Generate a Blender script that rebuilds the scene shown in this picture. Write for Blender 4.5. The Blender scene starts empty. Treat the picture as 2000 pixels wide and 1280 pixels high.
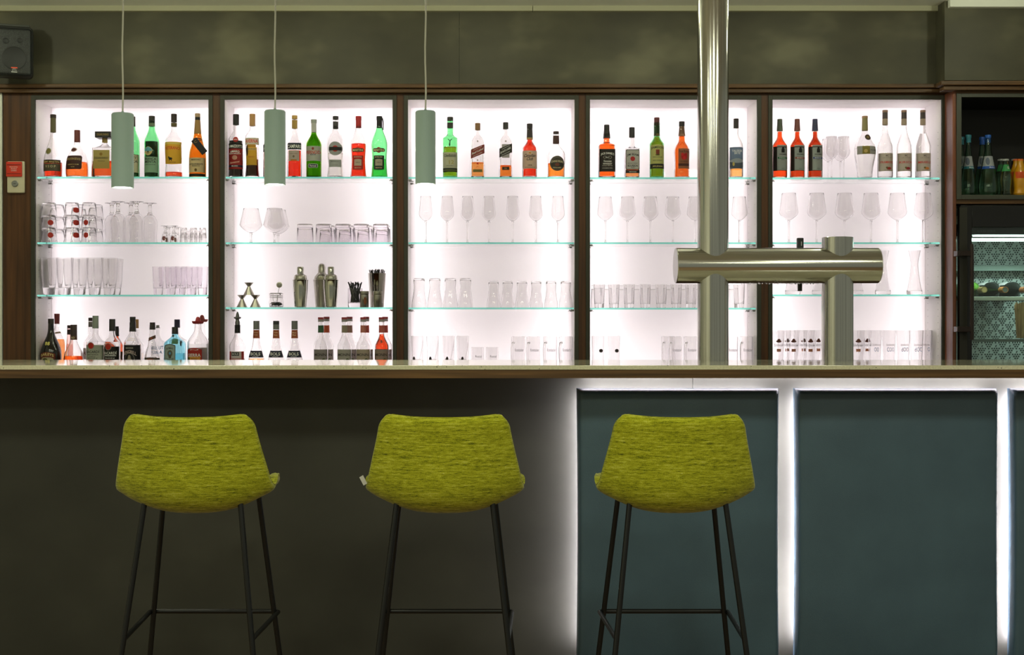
import bpy, bmesh, math, random
from mathutils import Vector, Matrix
random.seed(7)
SC = bpy.context.scene
COL = SC.collection

# ---------------------------------------------------------------- camera
F = 2500.0                      # focal length in pixels of the 2000x1280 frame
CX, CY, CAMZ = 954.0, 635.0, 1.26
cam_d = bpy.data.cameras.new('camera')
cam = bpy.data.objects.new('camera', cam_d); COL.objects.link(cam)
cam.location = (0, 0, CAMZ); cam.rotation_euler = (math.pi/2, 0, 0)
cam_d.sensor_width = 36.0; cam_d.lens = F/2000*36
cam_d.shift_x = (1000-CX)/2000; cam_d.shift_y = (CY-640)/2000
cam_d.clip_end = 60
SC.camera = cam

# ---------------------------------------------------------------- world, lights, exposure
ROOM = (0.97, 1.0, 0.76)        # warm room light
LED = (1.0, 0.985, 1.0)
LEDB = (0.98, 0.90, 1.0)       # pinker strips in the bar front        # faintly pink shelf light
w = bpy.data.worlds.new('world'); SC.world = w; w.use_nodes = True
w.node_tree.nodes['Background'].inputs[0].default_value = (0.97, 1.0, 0.80, 1)
w.node_tree.nodes['Background'].inputs[1].default_value = 0.24
SC.view_settings.view_transform = 'Standard'; SC.view_settings.look = 'None'
SC.view_settings.exposure = 0.0; SC.view_settings.gamma = 1.0
SC.view_settings.use_curve_mapping = False
cy = SC.cycles
cy.max_bounces = 22; cy.transmission_bounces = 22; cy.diffuse_bounces = 4; cy.glossy_bounces = 6
cy.transparent_max_bounces = 16; cy.caustics_reflective = False; cy.sample_clamp_indirect = 5.0

def area(name, loc, size, power, color, rot=(0, 0, 0), size_y=None, shape='RECTANGLE', spread=math.pi):
    d = bpy.data.lights.new(name, 'AREA'); d.energy = power; d.color = color; d.shape = shape
    d.size = size
    if size_y: d.size_y = size_y
    d.spread = spread
    o = bpy.data.objects.new(name, d); COL.objects.link(o); o.location = loc; o.rotation_euler = rot
    return o
CEIL = 2.80
# round ceiling downlights of the room, over the guests' side of the bar
for lx in (-2.0, -0.65, 0.65, 2.0):
    for ly, pw in ((0.0, 16.0), (1.9, 16.0)):
        area('ceiling_downlight', (lx, ly, CEIL-0.02), 0.55, pw, ROOM, shape='DISK')
# unseen point lights added over the aisle to brighten upper wall and ceiling
for k in range(7):
    d_ = bpy.data.lights.new('aisle_fill_light', 'POINT'); d_.energy = 4.2; d_.color = ROOM; d_.shadow_soft_size = 0.03
    o_ = bpy.data.objects.new('aisle_fill_light', d_); COL.objects.link(o_); o_.location = (-2.4+0.8*k, 5.42, CEIL-0.125)

# ---------------------------------------------------------------- helpers
def lin(c):
    c = c/255.0
    return c/12.92 if c <= 0.04045 else ((c+0.055)/1.055)**2.4
def C(*rgb): return tuple(lin(v) for v in rgb)
def X(px, Z): return (px-CX)/F*Z
def H(py, Z): return CAMZ-(py-CY)/F*Z
def S(p, Z): return p/F*Z

_mats = {}
def nodes_of(name):
    m = bpy.data.materials.new(name); m.use_nodes = True
    nt = m.node_tree
    for n in list(nt.nodes): nt.nodes.remove(n)
    out = nt.nodes.new('ShaderNodeOutputMaterial')
    return m, nt, out
def P(name, rgb, rough=0.5, metal=0.0, spec=0.5, coat=0.0, emit=0.0):
    k = ('P', name, rgb, rough, metal, spec, coat, emit)
    if k in _mats: return _mats[k]
    m, nt, out = nodes_of(name)
    b = nt.nodes.new('ShaderNodeBsdfPrincipled')
    b.inputs['Base Color'].default_value = (*rgb, 1); b.inputs['Roughness'].default_value = rough
    b.inputs['Metallic'].default_value = metal; b.inputs['Specular IOR Level'].default_value = spec
    b.inputs['Coat Weight'].default_value = coat
    if emit:
        b.inputs['Emission Color'].default_value = (*rgb, 1); b.inputs['Emission Strength'].default_value = emit
    nt.links.new(b.outputs[0], out.inputs[0]); _mats[k] = m
    return m
def G(rgb=(1, 1, 1), ior=1.5, rough=0.0):
    k = ('G', rgb, ior, rough)
    if k in _mats: return _mats[k]
    m, nt, out = nodes_of('clear_glass')
    g = nt.nodes.new('ShaderNodeBsdfGlass'); g.inputs['Color'].default_value = (*rgb, 1)
    g.inputs['IOR'].default_value = ior; g.inputs['Roughness'].default_value = rough
    nt.links.new(g.outputs[0], out.inputs[0]); _mats[k] = m
    return m
def PAPER(rgb, trans=0.48):
    rgb = tuple(min(0.9, c*1.3) for c in rgb)
    k = ('paper', rgb, trans)
    if k in _mats: return _mats[k]
    m, nt, out = nodes_of('printed_paper')
    d = nt.nodes.new('ShaderNodeBsdfPrincipled'); d.inputs['Base Color'].default_value = (*rgb, 1)
    d.inputs['Roughness'].default_value = 0.45
    t = nt.nodes.new('ShaderNodeBsdfTranslucent'); t.inputs['Color'].default_value = (*rgb, 1)
    x = nt.nodes.new('ShaderNodeMixShader'); x.inputs[0].default_value = trans
    nt.links.new(d.outputs[0], x.inputs[1]); nt.links.new(t.outputs[0], x.inputs[2])
    nt.links.new(x.outputs[0], out.inputs[0]); _mats[k] = m
    return m
def TRANSLUCENT(rgb):
    m, nt, out = nodes_of('opal_panel')
    t = nt.nodes.new('ShaderNodeBsdfTranslucent'); t.inputs['Color'].default_value = (*rgb, 1)
    d = nt.nodes.new('ShaderNodeBsdfDiffuse'); d.inputs['Color'].default_value = (*rgb, 1)
    x = nt.nodes.new('ShaderNodeMixShader'); x.inputs[0].default_value = 0.20
    nt.links.new(t.outputs[0], x.inputs[1]); nt.links.new(d.outputs[0], x.inputs[2])
    g = nt.nodes.new('ShaderNodeBsdfGlossy'); g.inputs['Roughness'].default_value = 0.02
    y = nt.nodes.new('ShaderNodeMixShader'); y.inputs[0].default_value = 0.04
    nt.links.new(x.outputs[0], y.inputs[1]); nt.links.new(g.outputs[0], y.inputs[2])
    nt.links.new(y.outputs[0], out.inputs[0])
    return m
def EMIT(name, rgb, s):
    k = ('E', name, rgb, s)
    if k in _mats: return _mats[k]
    m, nt, out = nodes_of(name)
    e = nt.nodes.new('ShaderNodeEmission'); e.inputs[0].default_value = (*rgb, 1); e.inputs[1].default_value = s
    nt.links.new(e.outputs[0], out.inputs[0]); _mats[k] = m
    return m
def NOISY(name, stops, scale=(1, 1, 1), noise=4.0, detail=4.0, rough=0.5, bump=0.0, bump_scale=None, metal=0.0, aniso=0.0, spec=0.5, coat=0.0, coat_rough=0.05, rough_var=0.0):
    """principled with object-space noise through a colour ramp"""
    m, nt, out = nodes_of(name)
    N = nt.nodes.new; L_ = nt.links.new
    tc = N('ShaderNodeTexCoord'); mp = N('ShaderNodeMapping'); mp.inputs['Scale'].default_value = scale
    L_(tc.outputs['Object'], mp.inputs[0])
    n = N('ShaderNodeTexNoise'); n.inputs['Scale'].default_value = noise; n.inputs['Detail'].default_value = detail
    L_(mp.outputs[0], n.inputs['Vector'])
    r = N('ShaderNodeValToRGB'); cr = r.color_ramp
    while len(cr.elements) < len(stops): cr.elements.new(0.5)
    for e, (p, c) in zip(cr.elements, stops): e.position = p; e.color = (*c, 1)
    L_(n.outputs['Fac'], r.inputs[0])
    b = N('ShaderNodeBsdfPrincipled'); L_(r.outputs[0], b.inputs['Base Color'])
    b.inputs['Roughness'].default_value = rough; b.inputs['Metallic'].default_value = metal
    b.inputs['Anisotropic'].default_value = aniso; b.inputs['Specular IOR Level'].default_value = spec
    b.inputs['Coat Weight'].default_value = coat; b.inputs['Coat Roughness'].default_value = coat_rough
    if rough_var:
        mr = N('ShaderNodeMapRange'); mr.inputs['To Min'].default_value = rough-rough_var; mr.inputs['To Max'].default_value = rough+rough_var
        L_(n.outputs['Fac'], mr.inputs[0]); L_(mr.outputs[0], b.inputs['Roughness'])
    if bump:
        n2 = N('ShaderNodeTexNoise'); n2.inputs['Scale'].default_value = bump_scale or noise; n2.inputs['Detail'].default_value = 3
        L_(mp.outputs[0], n2.inputs['Vector'])
        bp = N('ShaderNodeBump'); bp.inputs['Strength'].default_value = bump; bp.inputs['Distance'].default_value = 0.002
        L_(n2.outputs['Fac'], bp.inputs['Height']); L_(bp.outputs[0], b.inputs['Normal'])
    L_(b.outputs[0], out.inputs[0])
    return m

def link(name, me, mat=None, parent=None, loc=None):
    o = bpy.data.objects.new(name, me); COL.objects.link(o)
    if mat is not None and not me.materials: me.materials.append(mat)
    if parent is not None: o.parent = parent
    if loc is not None: o.location = loc
    return o
def tag(o, label=None, cat=None, group=None, kind=None):
    if label: o['label'] = label
    if cat: o['category'] = cat
    if group: o['group'] = group
    if kind: o['kind'] = kind
    return o
def empty(name, loc, label=None, cat=None, group=None, rz=0.0):
    o = bpy.data.objects.new(name, None); COL.objects.link(o); o.location = loc; o.rotation_euler[2] = rz
    o.empty_display_size = 0.05
    return tag(o, label, cat, group)
def mesh_from(name, v, f, smooth=True, angle=35):
    me = bpy.data.meshes.new(name); me.from_pydata(v, [], f); me.update()
    if smooth:
        me.polygons.foreach_set('use_smooth', [True]*len(me.polygons))
        me.set_sharp_from_angle(angle=math.radians(angle))
    return me
def box_mesh(name, x0, x1, y0, y1, z0, z1, bevel=0.0, seg=2):
    bm = bmesh.new()
    bmesh.ops.create_cube(bm, size=1.0)
    for v in bm.verts:
        v.co = ((x0+x1)/2+v.co.x*(x1-x0), (y0+y1)/2+v.co.y*(y1-y0), (z0+z1)/2+v.co.z*(z1-z0))
    if bevel: bmesh.ops.bevel(bm, geom=bm.edges[:], offset=bevel, segments=seg, affect='EDGES', profile=0.5)
    me = bpy.data.meshes.new(name); bm.to_mesh(me); bm.free()
    if bevel:
        me.polygons.foreach_set('use_smooth', [True]*len(me.polygons)); me.set_sharp_from_angle(angle=math.radians(50 if seg > 2 else 20))
    return me
def box(name, x0, x1, y0, y1, z0, z1, mat, parent=None, bevel=0.0, seg=2):
    """world-space box; a child's mesh is shifted into its parent's frame"""
    if parent is not None:
        p = parent.location
        x0, x1, y0, y1, z0, z1 = x0-p.x, x1-p.x, y0-p.y, y1-p.y, z0-p.z, z1-p.z
        return link(name, box_mesh(name, x0, x1, y0, y1, z0, z1, bevel, seg), mat, parent)
    c = ((x0+x1)/2, (y0+y1)/2, z0)
    return link(name, box_mesh(name, x0-c[0], x1-c[0], y0-c[1], y1-c[1], 0, z1-z0, bevel, seg), mat, None, c)
def lathe(name, pts, seg=32, df=1.0, angle=35, phase=0.0):
    """pts: (r, z) or (r, z, n) closed from axis to axis; n = superellipse exponent of the ring"""
    v, f, rings = [], [], []
    for p in pts:
        r, z = p[0], p[1]; n = p[2] if len(p) > 2 else 2.0
        if r < 1e-6: rings.append([len(v)]); v.append((0, 0, z)); continue
        ring = []
        for i in range(seg):
            a = 2*math.pi*i/seg+phase
            c, s = math.cos(a), math.sin(a)
            k = r if n == 2.0 else r/((abs(c)**n+abs(s)**n)**(1.0/n))
            ring.append(len(v)); v.append((c*k, s*k*df, z))
        rings.append(ring)
    for a, b in zip(rings, rings[1:]):
        if len(a) == 1 and len(b) == 1: continue
        for i in range(seg):
            j = (i+1) % seg
            if len(a) == 1: f.append((a[0], b[j], b[i]))
            elif len(b) == 1: f.append((a[i], a[j], b[0]))
            else: f.append((a[i], a[j], b[j], b[i]))
    return mesh_from(name, v, f, True, angle)
def tube(name, path, r, seg=10, closed=False):
    """round tube along a polyline"""
    v, f = [], []
    path = [Vector(p) for p in path]; n = len(path)
    up = None
    for i, p in enumerate(path):
        if closed: t = (path[(i+1) % n]-path[i-1]).normalized()
        else: t = (path[min(i+1, n-1)]-path[max(i-1, 0)]).normalized()
        if up is None:
            up = t.orthogonal().normalized()
        else:
            up = (up-t*up.dot(t)).normalized()
        b = t.cross(up)
        rr = r[i] if isinstance(r, (list, tuple)) else r
        for k in range(seg):
            a = 2*math.pi*k/seg
            v.append(tuple(p+up*math.cos(a)*rr+b*math.sin(a)*rr))
    for i in range(n if closed else n-1):
        for k in range(seg):
            a0, a1 = i*seg+k, i*seg+(k+1) % seg
            b0, b1 = ((i+1) % n)*seg+k, ((i+1) % n)*seg+(k+1) % seg
            f.append((a0, a1, b1, b0))
    if not closed:
        f.append(tuple(range(seg))[::-1]); f.append(tuple((n-1)*seg+k for k in range(seg)))
    return mesh_from(name, v, f, True, 50)
def joined(name, parts):
    """several (verts, faces) as one mesh"""
    v, f = [], []
    for pv, pf in parts:
        o = len(v); v += pv; f += [tuple(i+o for i in q) for q in pf]
    return mesh_from(name, v, f, True, 40)
def disc_data(c, r, n=8, axis='y'):
    v = []
    for i in range(n):
        a = 2*math.pi*i/n
        if axis == 'y': v.append((c[0]+r*math.cos(a), c[1], c[2]+r*math.sin(a)))
        elif axis == 'x': v.append((c[0], c[1]+r*math.cos(a), c[2]+r*math.sin(a)))
    return v, [tuple(range(n))]
def sphere_data(c, r, n=8, m=5, sz=1.0):
    v, f = [], []
    v.append((c[0], c[1], c[2]-r*sz))
    for j in range(1, m):
        t = math.pi*j/m
        for i in range(n):
            a = 2*math.pi*i/n
            v.append((c[0]+r*math.sin(t)*math.cos(a), c[1]+r*math.sin(t)*math.sin(a), c[2]-r*math.cos(t)*sz))
    v.append((c[0], c[1], c[2]+r*sz)); top = len(v)-1
    for i in range(n):
        k = (i+1) % n
        f.append((0, 1+k, 1+i))
        for j in range(m-2): f.append((1+j*n+i, 1+j*n+k, 1+(j+1)*n+k, 1+(j+1)*n+i))
        f.append((1+(m-2)*n+i, 1+(m-2)*n+k, top))
    return v, f

_text = {}
def text_data(s, bold=0.0):
    k = (s, bold)
    if k in _text: return _text[k]
    cu = bpy.data.curves.new('lettering', 'FONT'); cu.body = s; cu.size = 1; cu.resolution_u = 2; cu.offset = bold
    ob = bpy.data.objects.new('lettering', cu)
    me = bpy.data.meshes.new_from_object(ob)
    v = [tuple(q.co) for q in me.vertices]; f = [tuple(p.vertices) for p in me.polygons]
    bpy.data.objects.remove(ob); bpy.data.curves.remove(cu); bpy.data.meshes.remove(me)
    x0, x1 = min(q[0] for q in v), max(q[0] for q in v); y0, y1 = min(q[1] for q in v), max(q[1] for q in v)
    v = [((q[0]-(x0+x1)/2)/(x1-x0), (q[1]-(y0+y1)/2)/(y1-y0)) for q in v]
    _text[k] = (v, f, (x1-x0)/(y1-y0))
    return _text[k]
def flat_text(name, s, loc, h, mat, parent=None, w=None, bold=0.02, nrm='-y'):
    """lettering lying on a plane that faces the room"""
    v, f, asp = text_data(s, bold); w = w or h*asp
    me = mesh_from(name, [(q[0]*w, 0, q[1]*h) for q in v], f, False)
    if parent is not None: loc = Vector(loc)-parent.location
    return link(name, me, mat, parent, loc)
# ================================================================ setting
ZF, ZB = 6.20, 6.43             # front and back of the lit shelf recesses
ZR = 6.08                       # front of the wall section beside them
def structure(o): o['kind'] = 'structure'; return o
wall_paint = NOISY('dark_mottled_board', [(0.34, C(66, 64, 51)), (0.52, C(78, 76, 60)), (0.70, C(106, 103, 82))], scale=(1, 1, 1.6), noise=2.2, detail=3, rough=0.55, spec=0.3)
wood = NOISY('walnut_wood', [(0.3, C(62, 38, 20)), (0.55, C(88, 56, 30)), (0.75, C(106, 68, 38))], scale=(14, 14, 0.6), noise=3.0, detail=5, rough=0.45, spec=0.35)
wood_h = NOISY('walnut_wood_edge', [(0.3, C(64, 44, 24)), (0.55, C(92, 66, 38)), (0.75, C(118, 86, 50))], scale=(0.8, 30, 30), noise=3.0, detail=5, rough=0.45, spec=0.35)
frame_m = P('grey_frame_laminate', C(62, 62, 52), 0.5, spec=0.3)
white_lam = P('white_laminate', C(247, 242, 242), 0.5)
pale_paint = NOISY('pale_paint', [(0.3, C(236, 238, 226)), (0.7, C(242, 244, 232))], noise=3, rough=0.6)
black_in = P('black_interior', C(22, 22, 20), 0.6)

floor_m = NOISY('oak_floor_boards', [(0.3, C(112, 88, 60)), (0.7, C(142, 112, 78))], scale=(1, 8, 1), noise=3, rough=0.45)
structure(box('floor', -4, 4.5, -2.5, 7.0, -0.05, 0, floor_m))
structure(box('ceiling', -4, 4.5, -2.5, 7.0, CEIL, CEIL+0.05, pale_paint))
# board wall above the shelves, two boards that meet in a fine joint
z_corn = H(163, ZF)
jx = X(897, ZF)
wb = structure(empty('wall_back', (0, ZF, z_corn)))
box('board', -3.2, jx-0.0006, ZF, ZF+0.03, z_corn-0.03, CEIL, wall_paint, wb)
box('board', jx+0.0006, X(1845, ZF)+0.05, ZF, ZF+0.03, z_corn-0.03, CEIL, wall_paint, wb)
box('substrate', -3.2, 2.6, ZB+0.20, ZB+0.22, 0, CEIL, black_in, wb)
strip_m = P('sage_edge_strip', C(172, 170, 142), 0.5)
# ceiling edge strip in lengths
tr = structure(empty('trim_1', (0, ZF, CEIL)))
zt = H(24, ZF)
for a, b_ in ((-3.2, X(1040, 6.17)), (X(1041, 6.17), X(1838, 6.17))):
    box('strip', a, b_, ZF-0.03, ZF, zt, CEIL, strip_m, tr)
# cornice: two stepped wooden mouldings
co = structure(empty('trim_2', (0, ZF, z_corn)))
xr = X(1842, ZF)+0.03
box('upper_moulding', -3.2, xr, ZF-0.045, ZF, H(171.5, 6.155), H(163.5, 6.155), wood_h, co, 0.004)
box('lower_moulding', -3.2, xr, ZF-0.03, ZF, H(181, 6.17), H(173, 6.17), wood_h, co, 0.003)
box('cove', -3.2, xr, ZF-0.02, ZF, H(174, 6.18), H(171, 6.18), wood_h, co)
# wood posts between the recesses
BAYS = [(70, 408), (439, 767), (797, 1122), (1152, 1478), (1508, 1838)]
Z_TOP, Z_BOT = H(195, ZF), 1.017
EPS = 0.0006
FR = S(8, ZF)                   # frame width
edges = [(7.0, 70-7.5)]
for a, b_ in zip(BAYS, BAYS[1:]): edges.append((a[1]+7.5, b_[0]-7.5))
edges.append((1838+7.5, 1858))
for i, (a, b_) in enumerate(edges):
    structure(box('trim_%d' % (i+3), X(a, ZF), X(b_, ZF), ZF-0.004, ZB+0.19, 0, H(180, ZF), wood))
structure(box('trim_9', X(62, ZF), X(1845, ZF), ZF-0.001, ZF+0.03, Z_TOP+FR, H(180, ZF), wood_h))
structure(box('wall_left', -3.2, X(5, ZF), ZF-0.01, ZF+0.03, 0, H(172, ZF), pale_paint))
structure(box('wall_side', -3.25, -3.2, -2.5, ZF, 0, CEIL, pale_paint))

# ---------------------------------------------------------------- lit shelf cabinets
opal = TRANSLUCENT((0.92, 0.90, 0.905))
hole_m = P('peg_hole_shadow', C(90, 80, 80), 0.8)
bay_names = ['white backlit shelf cabinet beside the walnut post with the red switch',
             'white backlit shelf cabinet holding the steel cocktail shakers',
             'white backlit shelf cabinet holding the champagne flutes',
             'white backlit shelf cabinet behind the tall steel column',
             'white backlit shelf cabinet next to the dark bottle niche']
LEDW = 2.12
for i, (a, b_) in enumerate(BAYS):
    x0, x1 = X(a, ZF), X(b_, ZF)
    cab = empty('shelf_cabinet', ((x0+x1)/2, ZF, Z_BOT), bay_names[i], 'cabinet', 'backlit shelf cabinets')
    t = 0.004
    sl = box('side_panel', x0-t, x0, ZF, ZB, Z_BOT, Z_TOP, white_lam, cab)
    sr = box('side_panel', x1, x1+t, ZF, ZB, Z_BOT, Z_TOP, white_lam, cab)
    box('top_panel', x0-t, x1+t, ZF, ZB, Z_TOP, Z_TOP+t, white_lam, cab)
    box('bottom_panel', x0-t, x1+t, ZF, ZB, Z_BOT-0.02, Z_BOT, white_lam, cab)
    # light box behind an opal pane
    box('opal_pane', x0, x1, ZB-0.003, ZB-0.002, Z_BOT, Z_TOP, opal, cab)
    lb = box('light_box', x0-t, x1+t, ZB+0.17, ZB+0.175, Z_BOT, Z_TOP, white_lam, cab)
    box('light_box_wall', x0-t-0.003, x0-t, ZB-0.002, ZB+0.175, Z_BOT, Z_TOP, white_lam, cab)
    box('light_box_wall', x1+t, x1+t+0.003, ZB-0.002, ZB+0.175, Z_BOT, Z_TOP, white_lam, cab)
    box('light_box_wall', x0-t, x1+t, ZB-0.002, ZB+0.175, Z_TOP+t, Z_TOP+t+0.003, white_lam, cab)
    box('light_box_wall', x0-t, x1+t, ZB-0.002, ZB+0.175, Z_BOT-0.024, Z_BOT-0.02, white_lam, cab)
    zm, hh = (Z_TOP+Z_BOT)/2, (Z_TOP-Z_BOT)
    for sx, xx in ((1, x0+0.004), (-1, x1-0.004)):
        area('led_strip', (xx, ZB+0.105, zm), hh*0.98, LEDW, LED, (0, -sx*math.pi/2, 0), 0.10)
    area('led_strip', ((x0+x1)/2, ZB+0.105, Z_TOP-0.002), (x1-x0)*0.95, LEDW*0.42, LED, (0, 0, 0), 0.10)
    area('led_strip', ((x0+x1)/2, ZB+0.105, Z_BOT+0.002), (x1-x0)*0.95, LEDW*0.30, LED, (math.pi, 0, 0), 0.10)
    # grey frame
    fz0, fz1 = ZF-0.012, ZF+0.004
    box('frame_stile', x0-FR, x0, fz0, fz1, Z_BOT, Z_TOP+FR, frame_m, cab, 0.001)
    box('frame_stile', x1, x1+FR, fz0, fz1, Z_BOT, Z_TOP+FR, frame_m, cab, 0.001)
    box('frame_rail', x0, x1, fz0, fz1, Z_TOP, Z_TOP+FR, frame_m, cab, 0.001)
    # rows of peg holes in both sides
    for side, xx in ((sl, x0+0.0006), (sr, x1-0.0006)):
        parts = []
        n = 40
        for yy in (ZF+0.04, ZB-0.045):
            for k in range(n):
                zz = Z_BOT+0.03+k*0.032
                if zz < Z_TOP-0.13: parts.append(disc_data((xx-cab.location.x, yy-ZF, zz-Z_BOT), 0.0022, 6, 'x'))
        o = link('peg_holes', joined('peg_holes', parts), hole_m, side); o['kind'] = 'stuff'

# base cabinet that carries the recesses
bc = tag(empty('back_counter', (0, ZF, 0)), 'walnut base cabinet running under the backlit shelf cabinets', 'cabinet')
box('body', X(7, ZF), X(1850, ZF), ZF-0.02, ZB+0.18, 0.08, Z_BOT-0.026, wood, bc)
for i, (a, b_) in enumerate(BAYS):
    d = box('door', X(a-12, ZF), X(b_+12, ZF), ZF-0.042, ZF-0.021, 0.10, Z_BOT-0.05, wood, bc, 0.003)
box('plinth', X(7, ZF), X(1850, ZF), ZF+0.02, ZB+0.18, 0.0, 0.08, black_in, bc)

# ---------------------------------------------------------------- glass shelves
edge_m = G((0.50, 0.88, 0.80), 1.5)
sheet_m = G((0.985, 0.995, 0.99), 1.5)
steel = P('polished_steel', C(190, 190, 186), 0.22, 1.0)
SH = {}
shelf_names = {
 (0, 0): 'glass shelf carrying the brandy, amaretto and sparkling wine bottles', (0, 1): 'glass shelf carrying the stacked tumblers and upturned goblets',
 (0, 2): 'glass shelf carrying two groups of long drink glasses', (1, 0): 'glass shelf carrying the vermouth and bitters bottles',
 (1, 1): 'glass shelf carrying two snifters and upturned whisky tumblers', (1, 2): 'glass shelf carrying the cocktail shakers and jiggers',
 (2, 0): 'glass shelf carrying the five spaced whisky bottles', (2, 1): 'glass shelf carrying seven champagne flutes',
 (2, 2): 'glass shelf carrying ten upturned flared juice glasses', (3, 0): 'glass shelf carrying the square bourbon bottles behind the steel column',
 (3, 1): 'glass shelf carrying white wine glasses behind the steel column', (3, 2): 'glass shelf carrying small tumblers behind the steel column',
 (4, 0): 'glass shelf carrying three sherries and the clear fruit brandies', (4, 1): 'glass shelf carrying six large red wine glasses',
 (4, 2): 'glass shelf carrying the waisted wheat beer glasses'}
SHY = [(345.5, 473.5, 576), (345.5, 473.5, 600.5), (346, 473.5, 601), (346.5, 473.5, 601.5), (347, 473.5, 575.5)]
clip_m = P('chrome_clip', C(150, 150, 146), 0.3, 1.0)
clip_me = None
for i, (a, b_) in enumerate(BAYS):
    x0, x1 = X(a, ZF)+0.002, X(b_, ZF)-0.002
    for j, y in enumerate(SHY[i]):
        zt_ = H(y, ZF+0.012); th = 0.0085
        me = box_mesh('glass_shelf', x0-(x0+x1)/2, x1-(x0+x1)/2, -0.0955, 0.0955, -th, 0)
        me.materials.append(sheet_m); me.materials.append(edge_m)
        for p in me.polygons:
            if abs(p.normal.y) > 0.9: p.material_index = 1
        o = link('glass_shelf', me, None, None, ((x0+x1)/2, ZF+0.108, zt_))
        tag(o, shelf_names[(i, j)], 'shelf', 'glass shelves')
        SH[(i, j)] = zt_+EPS
        for sx, xx in ((1, x0-0.002), (-1, x1+0.002)):
            for yy in (ZF+0.035, ZB-0.05):
                c = empty('shelf_support', (xx, yy, zt_-th))
                cab = [q for q in bpy.data.objects if q.name.startswith('shelf_cabinet')][i]
                c.parent = cab; c.location = Vector((xx, yy, zt_-th))-cab.location
                me = lathe('pin', [(0, 0), (0.0045, 0), (0.0045, 0.012), (0.003, 0.013), (0, 0.013)], 10)
                p = link('pin', me, clip_m, c); p.rotation_euler = (0, sx*math.pi/2, 0); p.location = (0, 0, -0.0055)
                q = link('bracket', box_mesh('bracket', -0.001, 0.001, -0.006, 0.006, -0.011, 0.0), clip_m, c)
                q.rotation_euler = (0, sx*math.radians(-40), 0); q.location = (sx*0.012, 0, -0.0008)
# ================================================================ bar counter
CF, CB = 4.20, 4.87
z_top = H(714, CF); z_slab = H(722.5, CF); z_wood = H(739, CF)
XL, XR = -2.3, 2.7
def speckle():
    m, nt, out = nodes_of('speckled_quartz')
    N = nt.nodes.new; L_ = nt.links.new
    tc = N('ShaderNodeTexCoord')
    vo = N('ShaderNodeTexVoronoi'); vo.inputs['Scale'].default_value = 95
    L_(tc.outputs['Object'], vo.inputs['Vector'])
    rnd = N('ShaderNodeSeparateColor'); L_(vo.outputs['Color'], rnd.inputs[0])
    thr = N('ShaderNodeMath'); thr.operation = 'MULTIPLY'; L_(rnd.outputs[0], thr.inputs[0]); thr.inputs[1].default_value = 0.42
    lt = N('ShaderNodeMath'); lt.operation = 'LESS_THAN'; L_(vo.outputs['Distance'], lt.inputs[0])
    sub = N('ShaderNodeMath'); sub.operation = 'SUBTRACT'; L_(thr.outputs[0], sub.inputs[0]); sub.inputs[1].default_value = 0.22
    L_(sub.outputs[0], lt.inputs[1])
    n = N('ShaderNodeTexNoise'); n.inputs['Scale'].default_value = 160; L_(tc.outputs['Object'], n.inputs['Vector'])
    r = N('ShaderNodeValToRGB'); r.color_ramp.elements[0].position = 0.35; r.color_ramp.elements[1].position = 0.65
    r.color_ramp.elements[0].color = (*C(206, 202, 174), 1); r.color_ramp.elements[1].color = (*C(222, 218, 190), 1)
    L_(n.outputs['Fac'], r.inputs[0])
    mx = N('ShaderNodeMix'); mx.data_type = 'RGBA'
    L_(lt.outputs[0], mx.inputs['Factor']); L_(r.outputs[0], mx.inputs['A']); mx.inputs['B'].default_value = (*C(60, 58, 44), 1)
    b = N('ShaderNodeBsdfPrincipled'); L_(mx.outputs['Result'], b.inputs['Base Color'])
    b.inputs['Roughness'].default_value = 0.045; b.inputs['Specular IOR Level'].default_value = 0.6
    L_(b.outputs[0], out.inputs[0]); return m
quartz = speckle()
bar = empty('bar_counter', (0, CF, 0), 'long bar counter with speckled pale stone top, walnut edge and dark front', 'bar counter')
box('countertop', XL, XR, CF, CB, z_slab, z_top, quartz, bar, 0.0015)
box('wood_edge', XL, XR, CF+0.002, CF+0.03, z_wood, z_slab-0.0004, wood_h, bar)
box('underside_board', XL, XR, CF+0.03, CB, z_slab-0.02, z_slab-0.0004, wood_h, bar)
BD = 4.50
bs = X(1353, BD)
front_m = NOISY('dark_mottled_bar_board', [(0.28, C(48, 48, 42)), (0.52, C(58, 58, 51)), (0.76, C(72, 72, 64))], scale=(1, 1, 1.3), noise=2.0, detail=4, rough=0.5, spec=0.35)
box('front_board', XL, bs-0.0008, BD, BD+0.02, 0.0, z_slab-0.02, front_m, bar)
box('front_board', bs+0.0008, XR, BD, BD+0.02, 0.0, z_slab-0.02, front_m, bar)
box('back_board', XL, XR, CB-0.06, CB-0.04, 0.0, z_slab-0.02, wood, bar)
# LED strips fixed to the bar front behind the rims of the upholstered panels
led_m = EMIT('led_strip_light', LEDB, 125.0)
QF, QB = 4.395, 4.455
PANELS = [(1128, 1526), (1557, 1956), (1981, 2390)]
zc = H(760, QF); zb = 0.10
for a, b_ in PANELS:
    x0, x1 = X(a, QF), X(b_, QF)
    i_ = 0.028
    for n_, q in (('led_strip', (x0+i_, x0+i_+0.008, zb+0.05, zc-i_)), ('led_strip', (x1-i_-0.008, x1-i_, zb+0.05, zc-i_)), ('led_strip', (x0+i_+0.01, x1-i_-0.01, zc-i_-0.008, zc-i_))):
        box(n_, q[0], q[1], QB+0.004, QB+0.012, q[2], q[3], led_m, bar)
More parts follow.
